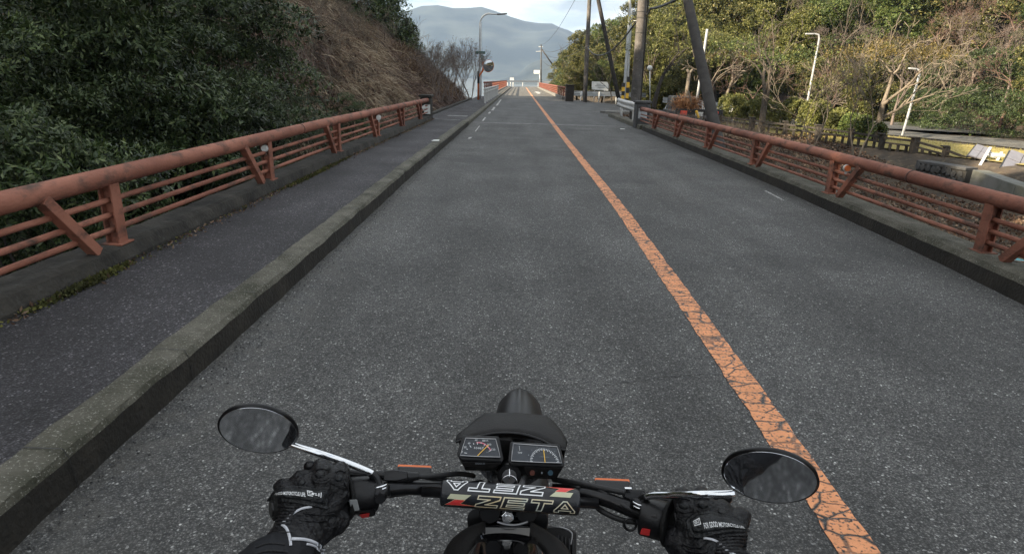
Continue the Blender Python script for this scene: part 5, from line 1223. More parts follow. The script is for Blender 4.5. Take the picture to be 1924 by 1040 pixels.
for fl, (ta, tb), gm in ((False, (D2(-52), D2(-1)), M['gold']), (True, (D2(17), D2(72)), M['pale_gold'])):
    for (P, a, b, nm) in ((LZ, .262, .42, 'letter_z'), (LE, .445, .61, 'letter_e'), (LT, .645, .795, 'letter_t'), (LA, .818, .965, 'letter_a')):
        s0, s1 = (1-b, 1-a) if fl else (a, b)
        outline(P, s0, s1, ta, tb, .045, gm if not fl else M['print_white'], nm, fl)
    a, b = .035, .20; s0, s1 = (1-b, 1-a) if fl else (a, b)
    padpoly([(.22, 1), (1.12, 1), (.86, .58), (.08, .58)], s0, s1, ta, tb, M['pale_gold'], 'logo_bar', fl)
    padpoly([(.42, .56), (.86, .56), (.66, .20), (1.32, .02), (0, 0)], s0, s1, ta, tb, M['print_red'], 'logo_flash', fl, off=.0008)
    outline([[(.42, .56), (.86, .56), (.66, .20), (1.32, .02), (0, 0)]], s0, s1, ta, tb, .018, M['gold'], 'logo_edge', fl)
def text_geo(txt, bold=False):
    cu = bpy.data.curves.new('t', 'FONT'); cu.body = txt; cu.size = 1; cu.resolution_u = 2
    if bold: cu.offset = .022
    ob = bpy.data.objects.new('t', cu); C.objects.link(ob); dg = bpy.context.evaluated_depsgraph_get(); dg.update()
    me = bpy.data.meshes.new_from_object(ob.evaluated_get(dg)); V = [(v.co.x, v.co.y) for v in me.vertices]; F = [list(p.vertices) for p in me.polygons]
    bpy.data.objects.remove(ob); bpy.data.curves.remove(cu); bpy.data.meshes.remove(me)
    xs_ = [p[0] for p in V]; ys_ = [p[1] for p in V]; a, b, c, d = min(xs_), max(xs_), min(ys_), max(ys_)
    return [((x-a)/(b-a), (y-c)/(d-c)) for x, y in V], F
def text_on(txt, mapf, m, name, parent, bold=False):
    V, F = text_geo(txt, bold); mb = MB(); mb.add([mapf(x, y) for x, y in V], F); return mb.build(name, m, parent)
M['dim_gold'] = mat('dim_gold', (.20, .15, .10), .5)
text_on('HIGH  PERFORMANCE  PRODUCTS', lambda x, y: padp(.26+.70*x, D2(-68)+D2(8)*y, .0006), M['dim_gold'], 'small_writing', pad)

# gauges
def quadmap(c4, Z):
    A, B, Cc, D_ = [W(u, v, z) for (u, v), z in zip(c4, Z)]; nn = (B-A).cross(D_-A).normalized()
    if nn.dot(EYE-A) < 0: nn = -nn
    return lambda x, y, o=0: A.lerp(B, x).lerp(D_.lerp(Cc, x), y)+nn*o   # y runs down
cl = MB()
def hull(name, polyA, polyB, m, parent, bev=.003):
    mb = MB(); A = [W(*p) for p in polyA]; B = [W(*p) for p in polyB]; n = len(A)
    mb.add(A+B, [list(range(n)), [n+i for i in range(n)][::-1]]+[[i, n+i, n+(i+1) % n, (i+1) % n] for i in range(n)]); return mb.build(name, m, parent, bevel=bev)
inst = hull('gauge_housing', [(868, 817, 1.018), (938, 819, 1.018), (947, 862, 1.000), (943, 868, .998), (866, 865, .998), (858, 853, 1.0)],
     [(876, 822, 1.10), (935, 824, 1.10), (938, 880, 1.06), (930, 882, 1.055), (874, 880, 1.055), (864, 866, 1.07)], M['blk_plastic'], bike)
inst2 = hull('gauge_housing', [(958, 829, 1.016), (1052, 834, 1.016), (1062, 872, 1.0), (1057, 878, .998), (961, 874, .998), (954, 866, 1.0)],
     [(964, 832, 1.10), (1046, 838, 1.10), (1050, 886, 1.07), (1044, 897, 1.05), (985, 893, 1.05), (966, 880, 1.07)], M['blk_plastic'], bike)
g = hull('lower_panel', [(866, 866, 1.000), (943, 869, 1.000), (928, 879, 1.004), (873, 877, 1.004)], [(868, 868, 1.06), (940, 870, 1.06), (929, 884, 1.06), (874, 883, 1.06)], M['blk_matte'], inst, .0015)
text_on('000.0', lambda x, y: W(893+18*x, 871.5-3*y, 1.0-.001), M['dial_dim'], 'trip_digits', inst)
g = hull('lower_panel', [(983, 876, 1.000), (1057, 879, 1.000), (1046, 897, 1.010), (990, 894, 1.010)], [(985, 878, 1.06), (1054, 880, 1.06), (1044, 900, 1.06), (992, 897, 1.06)], M['blk_matte'], inst2, .0015)
for (u_, m_) in ((1000, 'lamp_red'), (1018, 'dial_dim'), (1034, 'lamp_blue')): g = MB(); q = W(u_, 887, 1.002); g.tube([q, q-FW*.002], .0042 if u_ != 1018 else .0015, 14); g.build('warning_lamp', M[m_], inst2)
hull('gauge_bridge', [(935, 822, 1.04), (962, 824, 1.04), (985, 892, 1.05), (930, 884, 1.05)], [(935, 822, 1.10), (962, 824, 1.10), (985, 895, 1.10), (930, 888, 1.10)], M['blk_matte'], bike, .003)
def dial(parent, c4, fm):
    f = quadmap(c4, (1.016, 1.016, .996, .996)); mb = MB(); mb.prism([f(0, 0, .0004), f(1, 0, .0004), f(1, 1, .0004), f(0, 1, .0004)], (f(0, 0, .001)-f(0, 0, 0))); mb.build('dial_face', M['dial'], parent)
    mb = MB(); P = [f(.035, .03, .0022), f(.965, .03, .0022), f(.985, .5, .0022), f(.99, .97, .0022), f(.5, .985, .0022), f(.01, .97, .0022), f(.015, .5, .0022)]; mb.tube(P, .0007, 6, closed=True, cap=False); mb.build('dial_rim', M['steel'], parent)
    return f
def bar2(mb, f, x0, y0, x1, y1, wd, asp, o=.0026):
    d = Vector(((x1-x0)*asp, y1-y0)); d.normalize(); nx, ny = -d.y/asp*wd, d.x*wd; mb.add([f(x0+nx, y0+ny, o), f(x1+nx, y1+ny, o), f(x1-nx, y1-ny, o), f(x0-nx, y0-ny, o)], [[0, 1, 2, 3]])
f1 = dial(inst, [(873.5, 822), (933, 824), (940.5, 860), (864, 857)], 1)
asp = 1.9; cx_, cy_ = .455, .92; mb = MB(); mk = MB()
def pol(a, r): a = math.radians(a); return cx_+r*math.sin(a)/asp*1.0, cy_-r*math.cos(a)
rows = [[f1(*pol(a, rr_), .0024) for a in np.linspace(-12, 66, 20)] for rr_ in (.64, .70)]; mb.grid(rows, 0, False); mb.build('red_zone', M['dial_pink'], inst)
for i, a in enumerate(np.linspace(-82, 66, 9)): bar2(mk, f1, *pol(a, .56 if i % 2 == 0 else .62), *pol(a, .70), .016, asp)
mk.build('dial_marks', M['dial_mark'], inst)
for a, s_ in ((-80, '0'), (-61, '20'), (-42, '40'), (-12, '60'), (18, '80'), (44, '100'), (66, '120')):
    x_, y_ = pol(a, .82); w_ = .035*len(s_); text_on(s_, lambda x, y, x_=x_, y_=y_, w_=w_: f1(x_-w_/2+w_*x, y_+.05-.10*y, .0024), M['dial_mark'], 'dial_digits', inst)
text_on('10467', lambda x, y: f1(.33+.26*x, .60-.11*y, .0024), M['dial_mark'], 'odometer', inst)
text_on('km/h', lambda x, y: f1(.62+.11*x, .17-.08*y, .0024), M['dial_mark'], 'dial_writing', inst); text_on('km', lambda x, y: f1(.66+.06*x, .78-.08*y, .0024), M['dial_dim'], 'dial_writing', inst)
nd = MB(); x0, y0 = .435, .96; x1, y1 = .735, .36; bar2(nd, f1, x0, y0, x1, y1, .018, asp, .0035); nd.build('needle', M['needle'], inst)
f2 = dial(inst2, [(962, 832.5), (1049, 838.5), (1056, 871), (959.5, 867)], 1)
asp = 2.6; cx_, cy_ = .66, .93; mk = MB()
for i, a in enumerate(np.linspace(-92, 92, 27)): bar2(mk, f2, *pol(a, .60 if i % 2 == 0 else .65), *pol(a, .74), .017, asp)
mk.build('dial_marks', M['dial_mark'], inst2)
for i, a in enumerate(np.linspace(-92, 92, 9)): x_, y_ = pol(a, .86); text_on(str(i), lambda x, y, x_=x_, y_=y_: f2(x_-.008+.016*x, y_+.035-.08*y, .0024), M['dial_dim'], 'dial_digits', inst2)
text_on('TEMP', lambda x, y: f2(.13+.09*x, .56-.09*y, .0024), M['dial_mark'], 'dial_writing', inst2); text_on('x1000r/min', lambda x, y: f2(.56+.20*x, .71-.07*y, .0024), M['dial_dim'], 'dial_writing', inst2)
mk = MB(); bar2(mk, f2, .155, .12, .17, .40, .008, asp); mk.build('temp_needle', M['dial_mark'], inst2)
nd = MB(); bar2(nd, f2, .667, 1.0, .667, .30, .02, asp, .0035); nd.build('needle', M['needle'], inst2)
# headlight cowl over the gauges
rows = []
lo_ = [(856, 829, 1.03), (872, 824, 1.035), (899, 818, 1.045), (934, 812, 1.05), (975, 813, 1.05), (1010, 822, 1.045), (1035, 834, 1.035), (1052, 842, 1.03), (1063, 844, 1.03)]
up_ = [(860, 818, 1.06), (875, 803, 1.09), (893, 787, 1.12), (911, 775, 1.14), (968, 774, 1.15), (1027, 780, 1.14), (1040, 790, 1.12), (1055, 808, 1.09), (1066, 828, 1.06)]
for t in np.linspace(0, 1, 7): rows.append([W(*a).lerp(W(*b), t)+UP*(.006*math.sin(math.pi*t)) for a, b in zip(lo_, up_)])
g = MB(); g.slab(rows, .004, d=FW*.8-UP*.6); g.build('headlight_cowl', M['blk_matte'], bike)
g = MB(); g.tube(smooth_path([W(u, v+1, z-.002) for u, v, z in lo_], 4), .0022, 6); g.build('cowl_edge', M['blk_metal'], bike)
rows = [[W(*b).lerp(W(b[0]*.9+96, b[1]+46, b[2]+.06), t) for b in up_] for t in np.linspace(0, 1, 5)]
g = MB(); g.slab(rows, .004, d=-FW); g.build('headlight_shell', M['blk_matte'], bike)
g = MB(); q = Vector((0.005, 1.06, .90)); g.tube([q, q+Vector((0, .03, -.005))], [.075, .068], 24); g.build('headlight', M['chrome'], bike)
# front fender
rows = []
ctr = [Vector((.022, 1.505, .796)), Vector((.022, 1.49, .810)), Vector((.022, 1.45, .824)), Vector((.021, 1.37, .834)), Vector((.02, 1.26, .832)), Vector((.02, 1.12, .815)), Vector((.018, .98, .77)), Vector((.018, .90, .70))]
wds = [.026, .040, .053, .059, .063, .066, .06, .055]
for c_, w_ in zip(ctr, wds):
    row = []
    for k in range(25):
        s_ = -1+2*k/24; rid = .0035*max(0, math.cos((s_)*math.pi*3.6)) if abs(s_) < .5 else 0
        row.append(c_+Vector((w_*s_, 0, -.9*w_*abs(s_)**2.6*.75+rid)))
    rows.append(row)
g = MB(); g.slab(rows, .003, d=(0, 0, -1)); g.build('front_fender', M['blk_plastic'], bike)
# ignition
q = W(957, 894, 1.005); dd_ = -FW
g = MB(); g.tube([q-dd_*.03, q+dd_*.0], [.019, .0185], 24); g.build('ignition_switch', M['blk_plastic'], bike)
g = MB(); g.tube([q, q+dd_*.003], .0115, 24); ig = g.build('key_barrel', M['steel'], bike)
g = MB(); g.tube([W(957.5, 880, .992), W(957, 902, .985)], .0014, 8); g.build('key', M['chrome'], bike)
g = MB(); kc = W(957, 906, .985); g.tube([kc+RT*.0125*math.cos(a)+UP*.0115*math.sin(a) for a in np.linspace(0, 2*math.pi, 24)[:-1]], .0008, 6, closed=True, cap=False); g.build('key_ring', M['chrome'], bike)
# triple clamp, stem nut, fork tops
hull('triple_clamp', [(898, 958, 1.03), (1005, 960, 1.03), (1001, 975, 1.03), (985, 985, 1.028), (928, 984, 1.028), (903, 972, 1.03)], [(898, 955, 1.09), (1005, 957, 1.09), (1001, 972, 1.09), (985, 982, 1.09), (928, 981, 1.09), (903, 969, 1.09)], M['blk_gloss'], bike, .005)
g = MB(); q = W(954, 969, 1.022); g.tube([q+FW*.02, q-FW*.006], .0105, 6, smooth=False); g.tube([q-FW*.006, q-FW*.009], .006, 12); g.build('stem_nut', M['chrome'], bike, bevel=.0008)
for u_ in (920, 990): g = MB(); q = W(u_, 962, 1.015); g.tube([q+FW*.04, q-FW*.002], .017, 20); g.build('bar_clamp', M['blk_metal'], bike, bevel=.001)
g = SW([(934, 979, 1.015), (950, 984, 1.012), (970, 985, 1.012), (992, 979, 1.014)], .0022, 8); g.build('clamp_edge', M['steel'], bike)
# tank and shrouds
rows = []
for (y, z, wd, dr) in [(.845, .880, .045, .006), (.835, .902, .047, .006), (.80, .912, .052, .008), (.755, .930, .075, .03), (.70, .950, .10, .06), (.6, .955, .118, .09), (.48, .94, .12, .10), (.36, .90, .10, .09), (.28, .87, .07, .06)]:
    rows.append([Vector((.0+wd*math.sin(a), y, z-dr*(1-math.cos(a))*1.2)) for a in np.linspace(-1.7, 1.7, 25)])
g = MB(); g.slab(rows, .006, d=(0, 0, -1)); g.build('fuel_tank', M['blk_gloss'], bike)
g = MB(); g.tube([Vector((0, .60, .955)), Vector((0, .60, .975))], [.034, .03], 28); g.build('fuel_cap', M['steel'], bike, bevel=.002)
hull('tank_front', [(904, 983, 1.035), (1000, 984, 1.035), (1060, 1020, 1.03), (1078, 1090, 1.02), (832, 1088, 1.02), (850, 1018, 1.03)], [(904, 983, 1.07), (1000, 984, 1.07), (1050, 1020, 1.07), (1060, 1085, 1.07), (850, 1085, 1.07), (860, 1018, 1.07)], M['blk_matte'], bike, .006)
hull('tank_panel', [(907, 1020, .982), (930, 1017, .978), (966, 1017, .978), (991, 1021, .982), (1000, 1085, .955), (896, 1085, .955)], [(907, 1020, 1.03), (930, 1017, 1.03), (966, 1017, 1.03), (991, 1021, 1.03), (1000, 1085, 1.01), (896, 1085, 1.01)], M['blk_gloss'], bike, .004)
hull('tank_neck', [(902, 984, 1.012), (1002, 985, 1.012), (1000, 1016, .992), (900, 1015, .992)], [(902, 984, 1.05), (1002, 985, 1.05), (1000, 1016, 1.04), (900, 1015, 1.04)], M['blk_gloss'], bike, .005)
g = MB(); q = SW([(906, 1018, .985), (950, 1015, .975), (988, 1019, .985)], .0014, 6).build('tank_seam', M['steel'], bike)
for sx, pts in ((-1, [(912, 984, 1.015), (898, 985, 1.02), (870, 996, 1.02), (845, 1018, 1.02), (828, 1052, 1.01), (822, 1085, 1.0)]), (1, [(996, 984, 1.015), (1008, 988, 1.02), (1035, 1003, 1.02), (1060, 1022, 1.02), (1076, 1050, 1.01), (1082, 1085, 1.0)])):
    ins = [(912, 1000, 1.0), (905, 1008, 1.0), (895, 1018, 1.0), (885, 1034, .995), (876, 1062, .985), (872, 1090, .98)] if sx < 0 else [(996, 1000, 1.0), (1003, 1010, 1.0), (1015, 1022, 1.0), (1026, 1036, .995), (1034, 1062, .985), (1038, 1090, .98)]
    P0_ = smooth_path([W(*p) for p in pts], 4); P1_ = smooth_path([W(*p) for p in ins], 4)
    rows = [[a.lerp(b, t)+UP*.010*math.sin(math.pi*t) for a, b in zip(P0_, P1_)] for t in np.linspace(0, 1, 7)]+[[b+Vector((0, 0, -.05)) for b in P1_]]
    rows = [[a+Vector((0, 0, -.06)) for a in P0_]]+rows
    g = MB(); g.slab(rows, .004, d=FW); g.build('tank_shroud', M['blk_matte'], bike)
# radiator with guard on the right
g = hull('radiator', [(1020, 988, 1.10), (1062, 990, 1.10), (1083, 1000, 1.10), (1083, 1062, 1.06), (1020, 1055, 1.06)], [(1020, 986, 1.16), (1062, 988, 1.16), (1083, 998, 1.16), (1083, 1060, 1.16), (1020, 1053, 1.16)], M['blk_matte'], bike, .004)
SW([(1026, 990, 1.09), (1054, 990, 1.085), (1074, 1000, 1.08), (1072, 1022, 1.07)], .0014, 6).build('radiator_edge', M['steel'], bike)
for k in range(5): TW([(1048+k*7, 1004+k*2, 1.085), (1047+k*7, 1052, 1.065)], .0018, 6).build('radiator_bar', M['blk_metal'], bike)
# indicators
def indicator(cu, w_, v0, Z, tilt, arm):
    A = [(cu-w_/2, v0, Z), (cu+w_/2, v0+tilt, Z), (cu+w_/2-1, v0+tilt+17, Z-.02), (cu-w_/2+1, v0+17, Z-.02)]
    B = [(cu-w_/2+1, v0+1, Z+.028), (cu+w_/2-1, v0+tilt+1, Z+.028), (cu+w_/2-2, v0+tilt+18, Z+.014), (cu-w_/2+2, v0+18, Z+.014)]
    body = hull('indicator', A, B, M['blk_plastic'], bike, .003)
    Bo = [(p[0]*1.0+(cu-p[0])*-.04, p[1]-4.5, p[2]-.004) for p in B]; Co = [(p[0]+(cu-p[0])*.08, p[1]-4.5, p[2]+.020) for p in B]
    hull('lens', Bo, Co, M['amber'], body, .002); SW(arm, .007, 10).build('stalk', M['blk_metal'], body)
indicator(779, 64, 875, 1.04, 2.5, [(795, 890, 1.045), (840, 905, 1.06), (880, 915, 1.09)])
indicator(1150, 66, 900, 1.04, 3.0, [(1130, 915, 1.045), (1095, 915, 1.06), (1040, 915, 1.09)])
# left controls
def ctrl(name, a, b, r0, r1, m, sx=24, par=bike): g = MB(); A, B = W(*a), W(*b); g.tube([A, A.lerp(B, .06), A.lerp(B, .94), B], [r0*.93, r0, r1, r1*.93], sx); return g.build(name, m, par)
sw = ctrl('switch_housing', (655, 931, .915), (706, 926, .933), .0275, .0265, M['blk_plastic'])
ctrl('flange', (646, 934, .910), (653, 933, .913), .0345, .0335, M['rubber'], par=sw)
hull('dip_switch', [(655, 938, .879), (671, 937, .879), (676, 958, .886), (661, 960, .886)], [(654, 939, .905), (669, 938, .905), (674, 958, .905), (660, 960, .905)], M['grey_sw'], sw, .0015)
hull('horn_button', [(674, 966, .905), (696, 962, .905), (694, 970, .912), (680, 973, .912)], [(674, 966, .93), (696, 962, .93), (694, 970, .93), (680, 973, .93)], M['red_sw'], sw, .0015)
hull('housing_lower', [(662, 960, .895), (706, 955, .90), (706, 968, .91), (684, 972, .915), (668, 966, .91)], [(662, 955, .935), (706, 950, .94), (706, 966, .94), (684, 970, .94), (668, 964, .94)], M['blk_plastic'], sw, .003)
ctrl('mirror_clamp', (714, 934, .918), (714, 912, .925), .0155, .0145, M['blk_metal']); 
g = MB(); q = W(715, 935, .908); g.tube([q+FW*.01, q-FW*.004], .008, 6, smooth=False); g.build('clamp_bolt', M['blk_metal'], bike)
hull('clutch_perch', [(700, 884, .945), (742, 881, .95), (778, 886, .955), (780, 899, .95), (745, 906, .945), (720, 902, .94)], [(700, 886, .97), (742, 884, .975), (778, 888, .975), (780, 901, .97), (745, 908, .968), (720, 904, .965)], M['blk_metal'], bike, .004)
SW([(722, 892, .945), (690, 891, .94), (650, 888, .925), (615, 884, .915), (588, 879, .905)], [.0062]*6*4+[.0062], 10).build('clutch_lever', M['blk_metal'], bike)
g = MB(); g.ell(W(584, 877, .902), (.0105, .0085, .0105)); g.build('lever_ball', M['blk_metal'], bike)
SW([(772, 893, .955), (800, 894, .965), (830, 892, .99), (862, 889, 1.03), (890, 893, 1.08)], .0042, 10).build('clutch_cable', M['cable'], bike)
ctrl('cable_adjuster', (764, 895, .953), (786, 894, .96), .0075, .006, M['blk_metal'], 12)
SW([(706, 932, .945), (760, 925, .972), (815, 915, .99), (860, 912, 1.03), (905, 905, 1.08)], .0045, 8).build('wiring_loom', M['cable'], bike)
SW([(740, 905, .955), (790, 905, .98), (825, 908, 1.0), (870, 905, 1.05)], .0040, 8).build('wiring_loom', M['cable'], bike)
# right controls
sw = ctrl('switch_housing', (1204, 968, .925), (1252, 979, .912), .027, .0285, M['blk_plastic'])
ctrl('flange', (1254, 980, .910), (1261, 982, .907), .0335, .0345, M['rubber'], par=sw)
hull('kill_switch', [(1206, 991, .893), (1225, 994, .893), (1220, 1006, .898), (1202, 1003, .898)], [(1206, 991, .915), (1225, 994, .915), (1220, 1006, .915), (1202, 1003, .915)], M['red_sw'], sw, .0015)
hull('housing_lower', [(1199, 985, .90), (1245, 993, .898), (1250, 1008, .905), (1232, 1011, .91), (1198, 1002, .91)], [(1199, 980, .935), (1245, 988, .93), (1250, 1003, .935), (1232, 1006, .935), (1198, 998, .935)], M['blk_plastic'], sw, .003)
ctrl('mirror_clamp', (1203, 954, .925), (1203, 938, .93), .0155, .0145, M['blk_metal'])
hull('brake_master', [(1168, 917, .955), (1212, 919, .95), (1216, 936, .945), (1190, 944, .945), (1170, 936, .95)], [(1168, 919, .985), (1212, 921, .98), (1216, 938, .975), (1190, 946, .975), (1170, 938, .98)], M['blk_metal'], bike, .004)
g = MB(); g.box(W(1180, 919, .944), (.010, .004, .006)); g.build('cable_nut', M['chrome'], bike)
SW([(1205, 932, .945), (1240, 938, .94), (1290, 940, .925), (1325, 939, .915), (1356, 936, .905)], .0062, 10).build('brake_lever', M['blk_metal'], bike)
g = MB(); g.ell(W(1361, 935, .903), (.0115, .0085, .0115)); g.build('lever_ball', M['blk_metal'], bike)
SW([(1092, 905, 1.0), (1120, 916, .975), (1150, 935, .955), (1185, 957, .93), (1212, 966, .905), (1235, 970, .895)], .0040, 8).build('throttle_cable', M['cable'], bike)
SW([(1040, 900, 1.05), (1092, 908, .99), (1140, 918, .965), (1175, 925, .955)], .0045, 8).build('brake_hose', M['cable'], bike)
SW([(1060, 905, 1.06), (1110, 930, .99), (1125, 955, .965), (1165, 975, .945), (1200, 980, .925)], .0042, 8).build('wiring_loom', M['cable'], bike)
g = MB(); q = W(1184, 984, .925); g.tube([q+RT*.009*math.cos(a)+UP*.009*math.sin(a) for a in np.linspace(0, 2*math.pi, 16)[:-1]], .0022, 6, closed=True, cap=False); g.build('cable_clip', M['blk_metal'], bike)
# mirrors
def mirror(c, r, n, stem, nm):
    n = Vector(n).normalized(); ex = n.orthogonal().normalized(); ey = n.cross(ex); cw = W(*c)
    g = MB(); g.tube([cw-n*.011, cw-n*.009, cw-n*.004, cw+n*.001, cw+n*.002, cw+n*.001], [r*.55, r*.85, r*.985, r, r*.985, r*.95], 56, cap=True); sh = g.build('mirror_shell', M['blk_plastic'], bike)
    g = MB(); g.tube([cw+n*.0008, cw+n*.0022], r*.945, 56); g.build('mirror_glass', M['mirror'], sh, bevel=.0004)
    for i, (p, m_, rr_) in enumerate(stem): SW(p, rr_, 12).build('mirror_stem', M[m_], sh)
    return sh
def mnormal(pitch, yaw): return (math.sin(yaw), -math.cos(yaw)*math.cos(pitch), -math.sin(pitch))
mirror((486, 807, .88), .0545, mnormal(math.radians(22), math.radians(4)), [([(540, 831, .912), (556, 838, .905), (600, 851, .90), (650, 868, .91), (688, 883, .92), (700, 889, .922)], 'chrome', .0048), ([(698, 888, .922), (706, 896, .923), (711, 908, .922), (714, 918, .920)], 'blk_metal', .0062)], 'l')
g = MB(); q0 = W(714, 912, .921); q1 = W(716, 922, .92)
for k in range(3): q = q0.lerp(q1, k/2); d_ = (q1-q0).normalized(); a_ = d_.orthogonal().normalized(); b_ = d_.cross(a_); g.tube([q+(a_*math.cos(t)+b_*math.sin(t))*.0105 for t in np.linspace(0, 6.283, 20)[:-1]], .0016, 6, closed=True, cap=False)
g.build('stem_spring', M['chrome'], bike)
mirror((1445, 895, .80), .0580, mnormal(math.radians(24), math.radians(-16)), [([(1378, 926, .838), (1366, 927, .838), (1310, 928, .845), (1260, 929, .885), (1226, 930, .908), (1214, 933, .915)], 'chrome', .0050), ([(1216, 932, .914), (1207, 937, .92), (1204, 945, .922), (1203, 952, .923)], 'blk_metal', .0062)], 'r')
g = MB(); q0 = W(1203, 944, .922); q1 = W(1202, 950, .922)
for k in range(2): q = q0.lerp(q1, k); d_ = (q1-q0).normalized(); a_ = d_.orthogonal().normalized(); b_ = d_.cross(a_); g.tube([q+(a_*math.cos(t)+b_*math.sin(t))*.0105 for t in np.linspace(0, 6.283, 20)[:-1]], .0016, 6, closed=True, cap=False)
g.build('stem_spring', M['chrome'], bike)
# fork, wheels, frame, engine, seat (below and behind the camera)
for sx in (-.05, .05):
    g = MB(); a = Vector((sx+.0, .865, .90)); b = Vector((sx+.01, 1.165, .35)); g.tube([a, a.lerp(b, .45)], .017, 16); g.tube([a.lerp(b, .45), b], .022, 16); g.build('fork_leg', M['blk_metal'], bike)
def wheel(c, R, wt):
    t = MB(); t.tube([c+Vector((0, R*math.cos(a), R*math.sin(a))) for a in np.linspace(0, 2*math.pi, 49)[:-1]], wt, 14, closed=True, cap=False); o = t.build('tyre', M['rubber'], bike)
    t = MB(); t.tube([c+Vector((0, (R-wt)*math.cos(a), (R-wt)*math.sin(a))) for a in np.linspace(0, 2*math.pi, 49)[:-1]], .014, 8, closed=True, cap=False); t.build('rim', M['steel'], o)
    t = MB(); t.tube([c-Vector((.06, 0, 0)), c+Vector((.06, 0, 0))], .035, 16)
    for k in range(18): a = 2*math.pi*k/18; t.tube([c+Vector((.03*(-1)**k, .03*math.cos(a), .03*math.sin(a))), c+Vector((0, (R-wt)*math.cos(a+.25), (R-wt)*math.sin(a+.25)))], .002, 5)
    t.build('hub_and_spokes', M['steel'], o)
wheel(Vector((.012, 1.165, .34)), .30, .04); wheel(Vector((0, -.17, .32)), .27, .05)
g = MB(); g.tube(smooth_path([(0, .84, .86), (0, .55, .80), (0, .2, .74), (0, -.35, .78)], 5), .022, 10); g.tube(smooth_path([(0, .84, .80), (0, .72, .5), (0, .45, .27), (0, .15, .3), (0, .05, .7)], 5), .022, 10)
for sx in (-.1, .1): g.tube([(sx, .1, .36), (sx, -.17, .32)], .02, 8)
g.build('frame', M['blk_metal'], bike)
g = MB(); g.box((0, .42, .42), (.24, .3, .22)); g.tube([(0, .45, .5), (0, .55, .72)], [.075, .065], 20); g.build('engine', M['steel'], bike, bevel=.03)
g = MB(); g.tube(smooth_path([(.05, .6, .62), (.08, .7, .45), (.13, .45, .3), (.14, .1, .42), (.14, -.35, .62)], 5), .024, 10); g.build('exhaust', M['blk_metal'], bike)
rows = [[Vector((wd*math.sin(a), y, z-.05*(1-math.cos(a)))) for a in np.linspace(-1.6, 1.6, 13)] for y, z, wd in ((.30, .855, .08), (.1, .835, .115), (-.2, .83, .13), (-.5, .87, .12), (-.62, .87, .09))]
g = MB(); g.slab(rows, .07, d=(0, 0, -1)); g.build('seat', M['rubber'], bike)
rows = [[Vector((wd*s_, y, z-.02*s_*s_)) for s_ in np.linspace(-1, 1, 9)] for y, z, wd in ((-.3, .74, .07), (-.6, .78, .08), (-.85, .74, .07))]
g = MB(); g.slab(rows, .005, d=(0, 0, -1)); g.build('rear_fender', M['blk_plastic'], bike)
for sx in (-.2, .2): g = MB(); g.tube([(sx*.4, .1, .34), (sx, .1, .34)], .012, 8); g.build('foot_peg', M['steel'], bike)

# ---------------------------------------------------------------- rider
B_ = MB()
def cap(pts, rs, n=16):
    B_.tube(pts, rs, n)
    for p, r_ in zip(pts, rs): B_.ell(p, (r_, r_, r_), nu=14, nv=10)
V3 = Vector
cap([V3((0, -.34, .90)), V3((0, -.28, 1.05)), V3((0, -.19, 1.22)), V3((0, -.12, 1.32))], [.155, .145, .160, .145])
B_.ell((-.10, -.17, 1.22), (.12, .12, .16)); B_.ell((.10, -.17, 1.22), (.12, .12, .16)); B_.ell((-.1, -.36, .92), (.11, .14, .10)); B_.ell((.1, -.36, .92), (.11, .14, .10))
cap([V3((0, -.16, 1.38)), V3((0, -.22, 1.54))], [.062, .058]); B_.ell((0, -.235, 1.64), (.078, .098, .115)); B_.ell((0, -.142, 1.62), (.014, .02, .022)); B_.ell((0, -.15, 1.575), (.022, .012, .010))
for sx in (-1, 1):
    B_.ell((sx*.08, -.24, 1.63), (.012, .02, .03)); B_.ell((sx*.032, -.152, 1.645), (.016, .010, .012))
    cap([V3((sx*.11, -.33, .90)), V3((sx*.21, -.02, .86)), V3((sx*.23, .12, .80))], [.095, .078, .066])
    cap([V3((sx*.23, .12, .80)), V3((sx*.21, .03, .56)), V3((sx*.19, -.04, .36))], [.062, .058, .042])
    cap([V3((sx*.19, -.05, .34)), V3((sx*.19, .14, .36))], [.046, .038])
    cap([V3((0, -.12, 1.33)), V3((sx*.17, -.07, 1.31))], [.085, .078])
wl, wr = W(563, 1006, .842), W(1340, 1052, .842)
el, er = V3((-.335, .30, 1.00)), V3((.375, .30, 1.02))
cap([V3((-.19, -.07, 1.31)), el], [.072, .062]); cap([el, el.lerp(wl, .55), wl.lerp(el, .14)], [.060, .054, .046]); cap([wl.lerp(el, .14), wl], [.040, .035])
cap([V3((.19, -.07, 1.31)), er], [.072, .064]); cap([er, er.lerp(wr, .55), wr.lerp(er, .14)], [.064, .058, .048]); cap([wr.lerp(er, .14), wr], [.040, .035])
def hand(wrist, mcp, fing, thumb):
    w_ = W(*wrist)
    for i, p in enumerate(mcp):
        q = W(*p); mid = w_.lerp(q, .5)+FW*.004; cap([w_.lerp(q, .12)+FW*.006, mid, q], [.030, .0225, .0158])
    for f_ in fing:
        pts = [W(*p[:3]) for p in f_]; rs = [p[3] for p in f_]; cap(smooth_path(pts, 2), list(np.interp(np.linspace(0, 1, len(pts)*2-1), np.linspace(0, 1, len(rs)), rs)), 14)
    pts = [W(*p[:3]) for p in thumb]; cap(pts, [p[3] for p in thumb], 14)
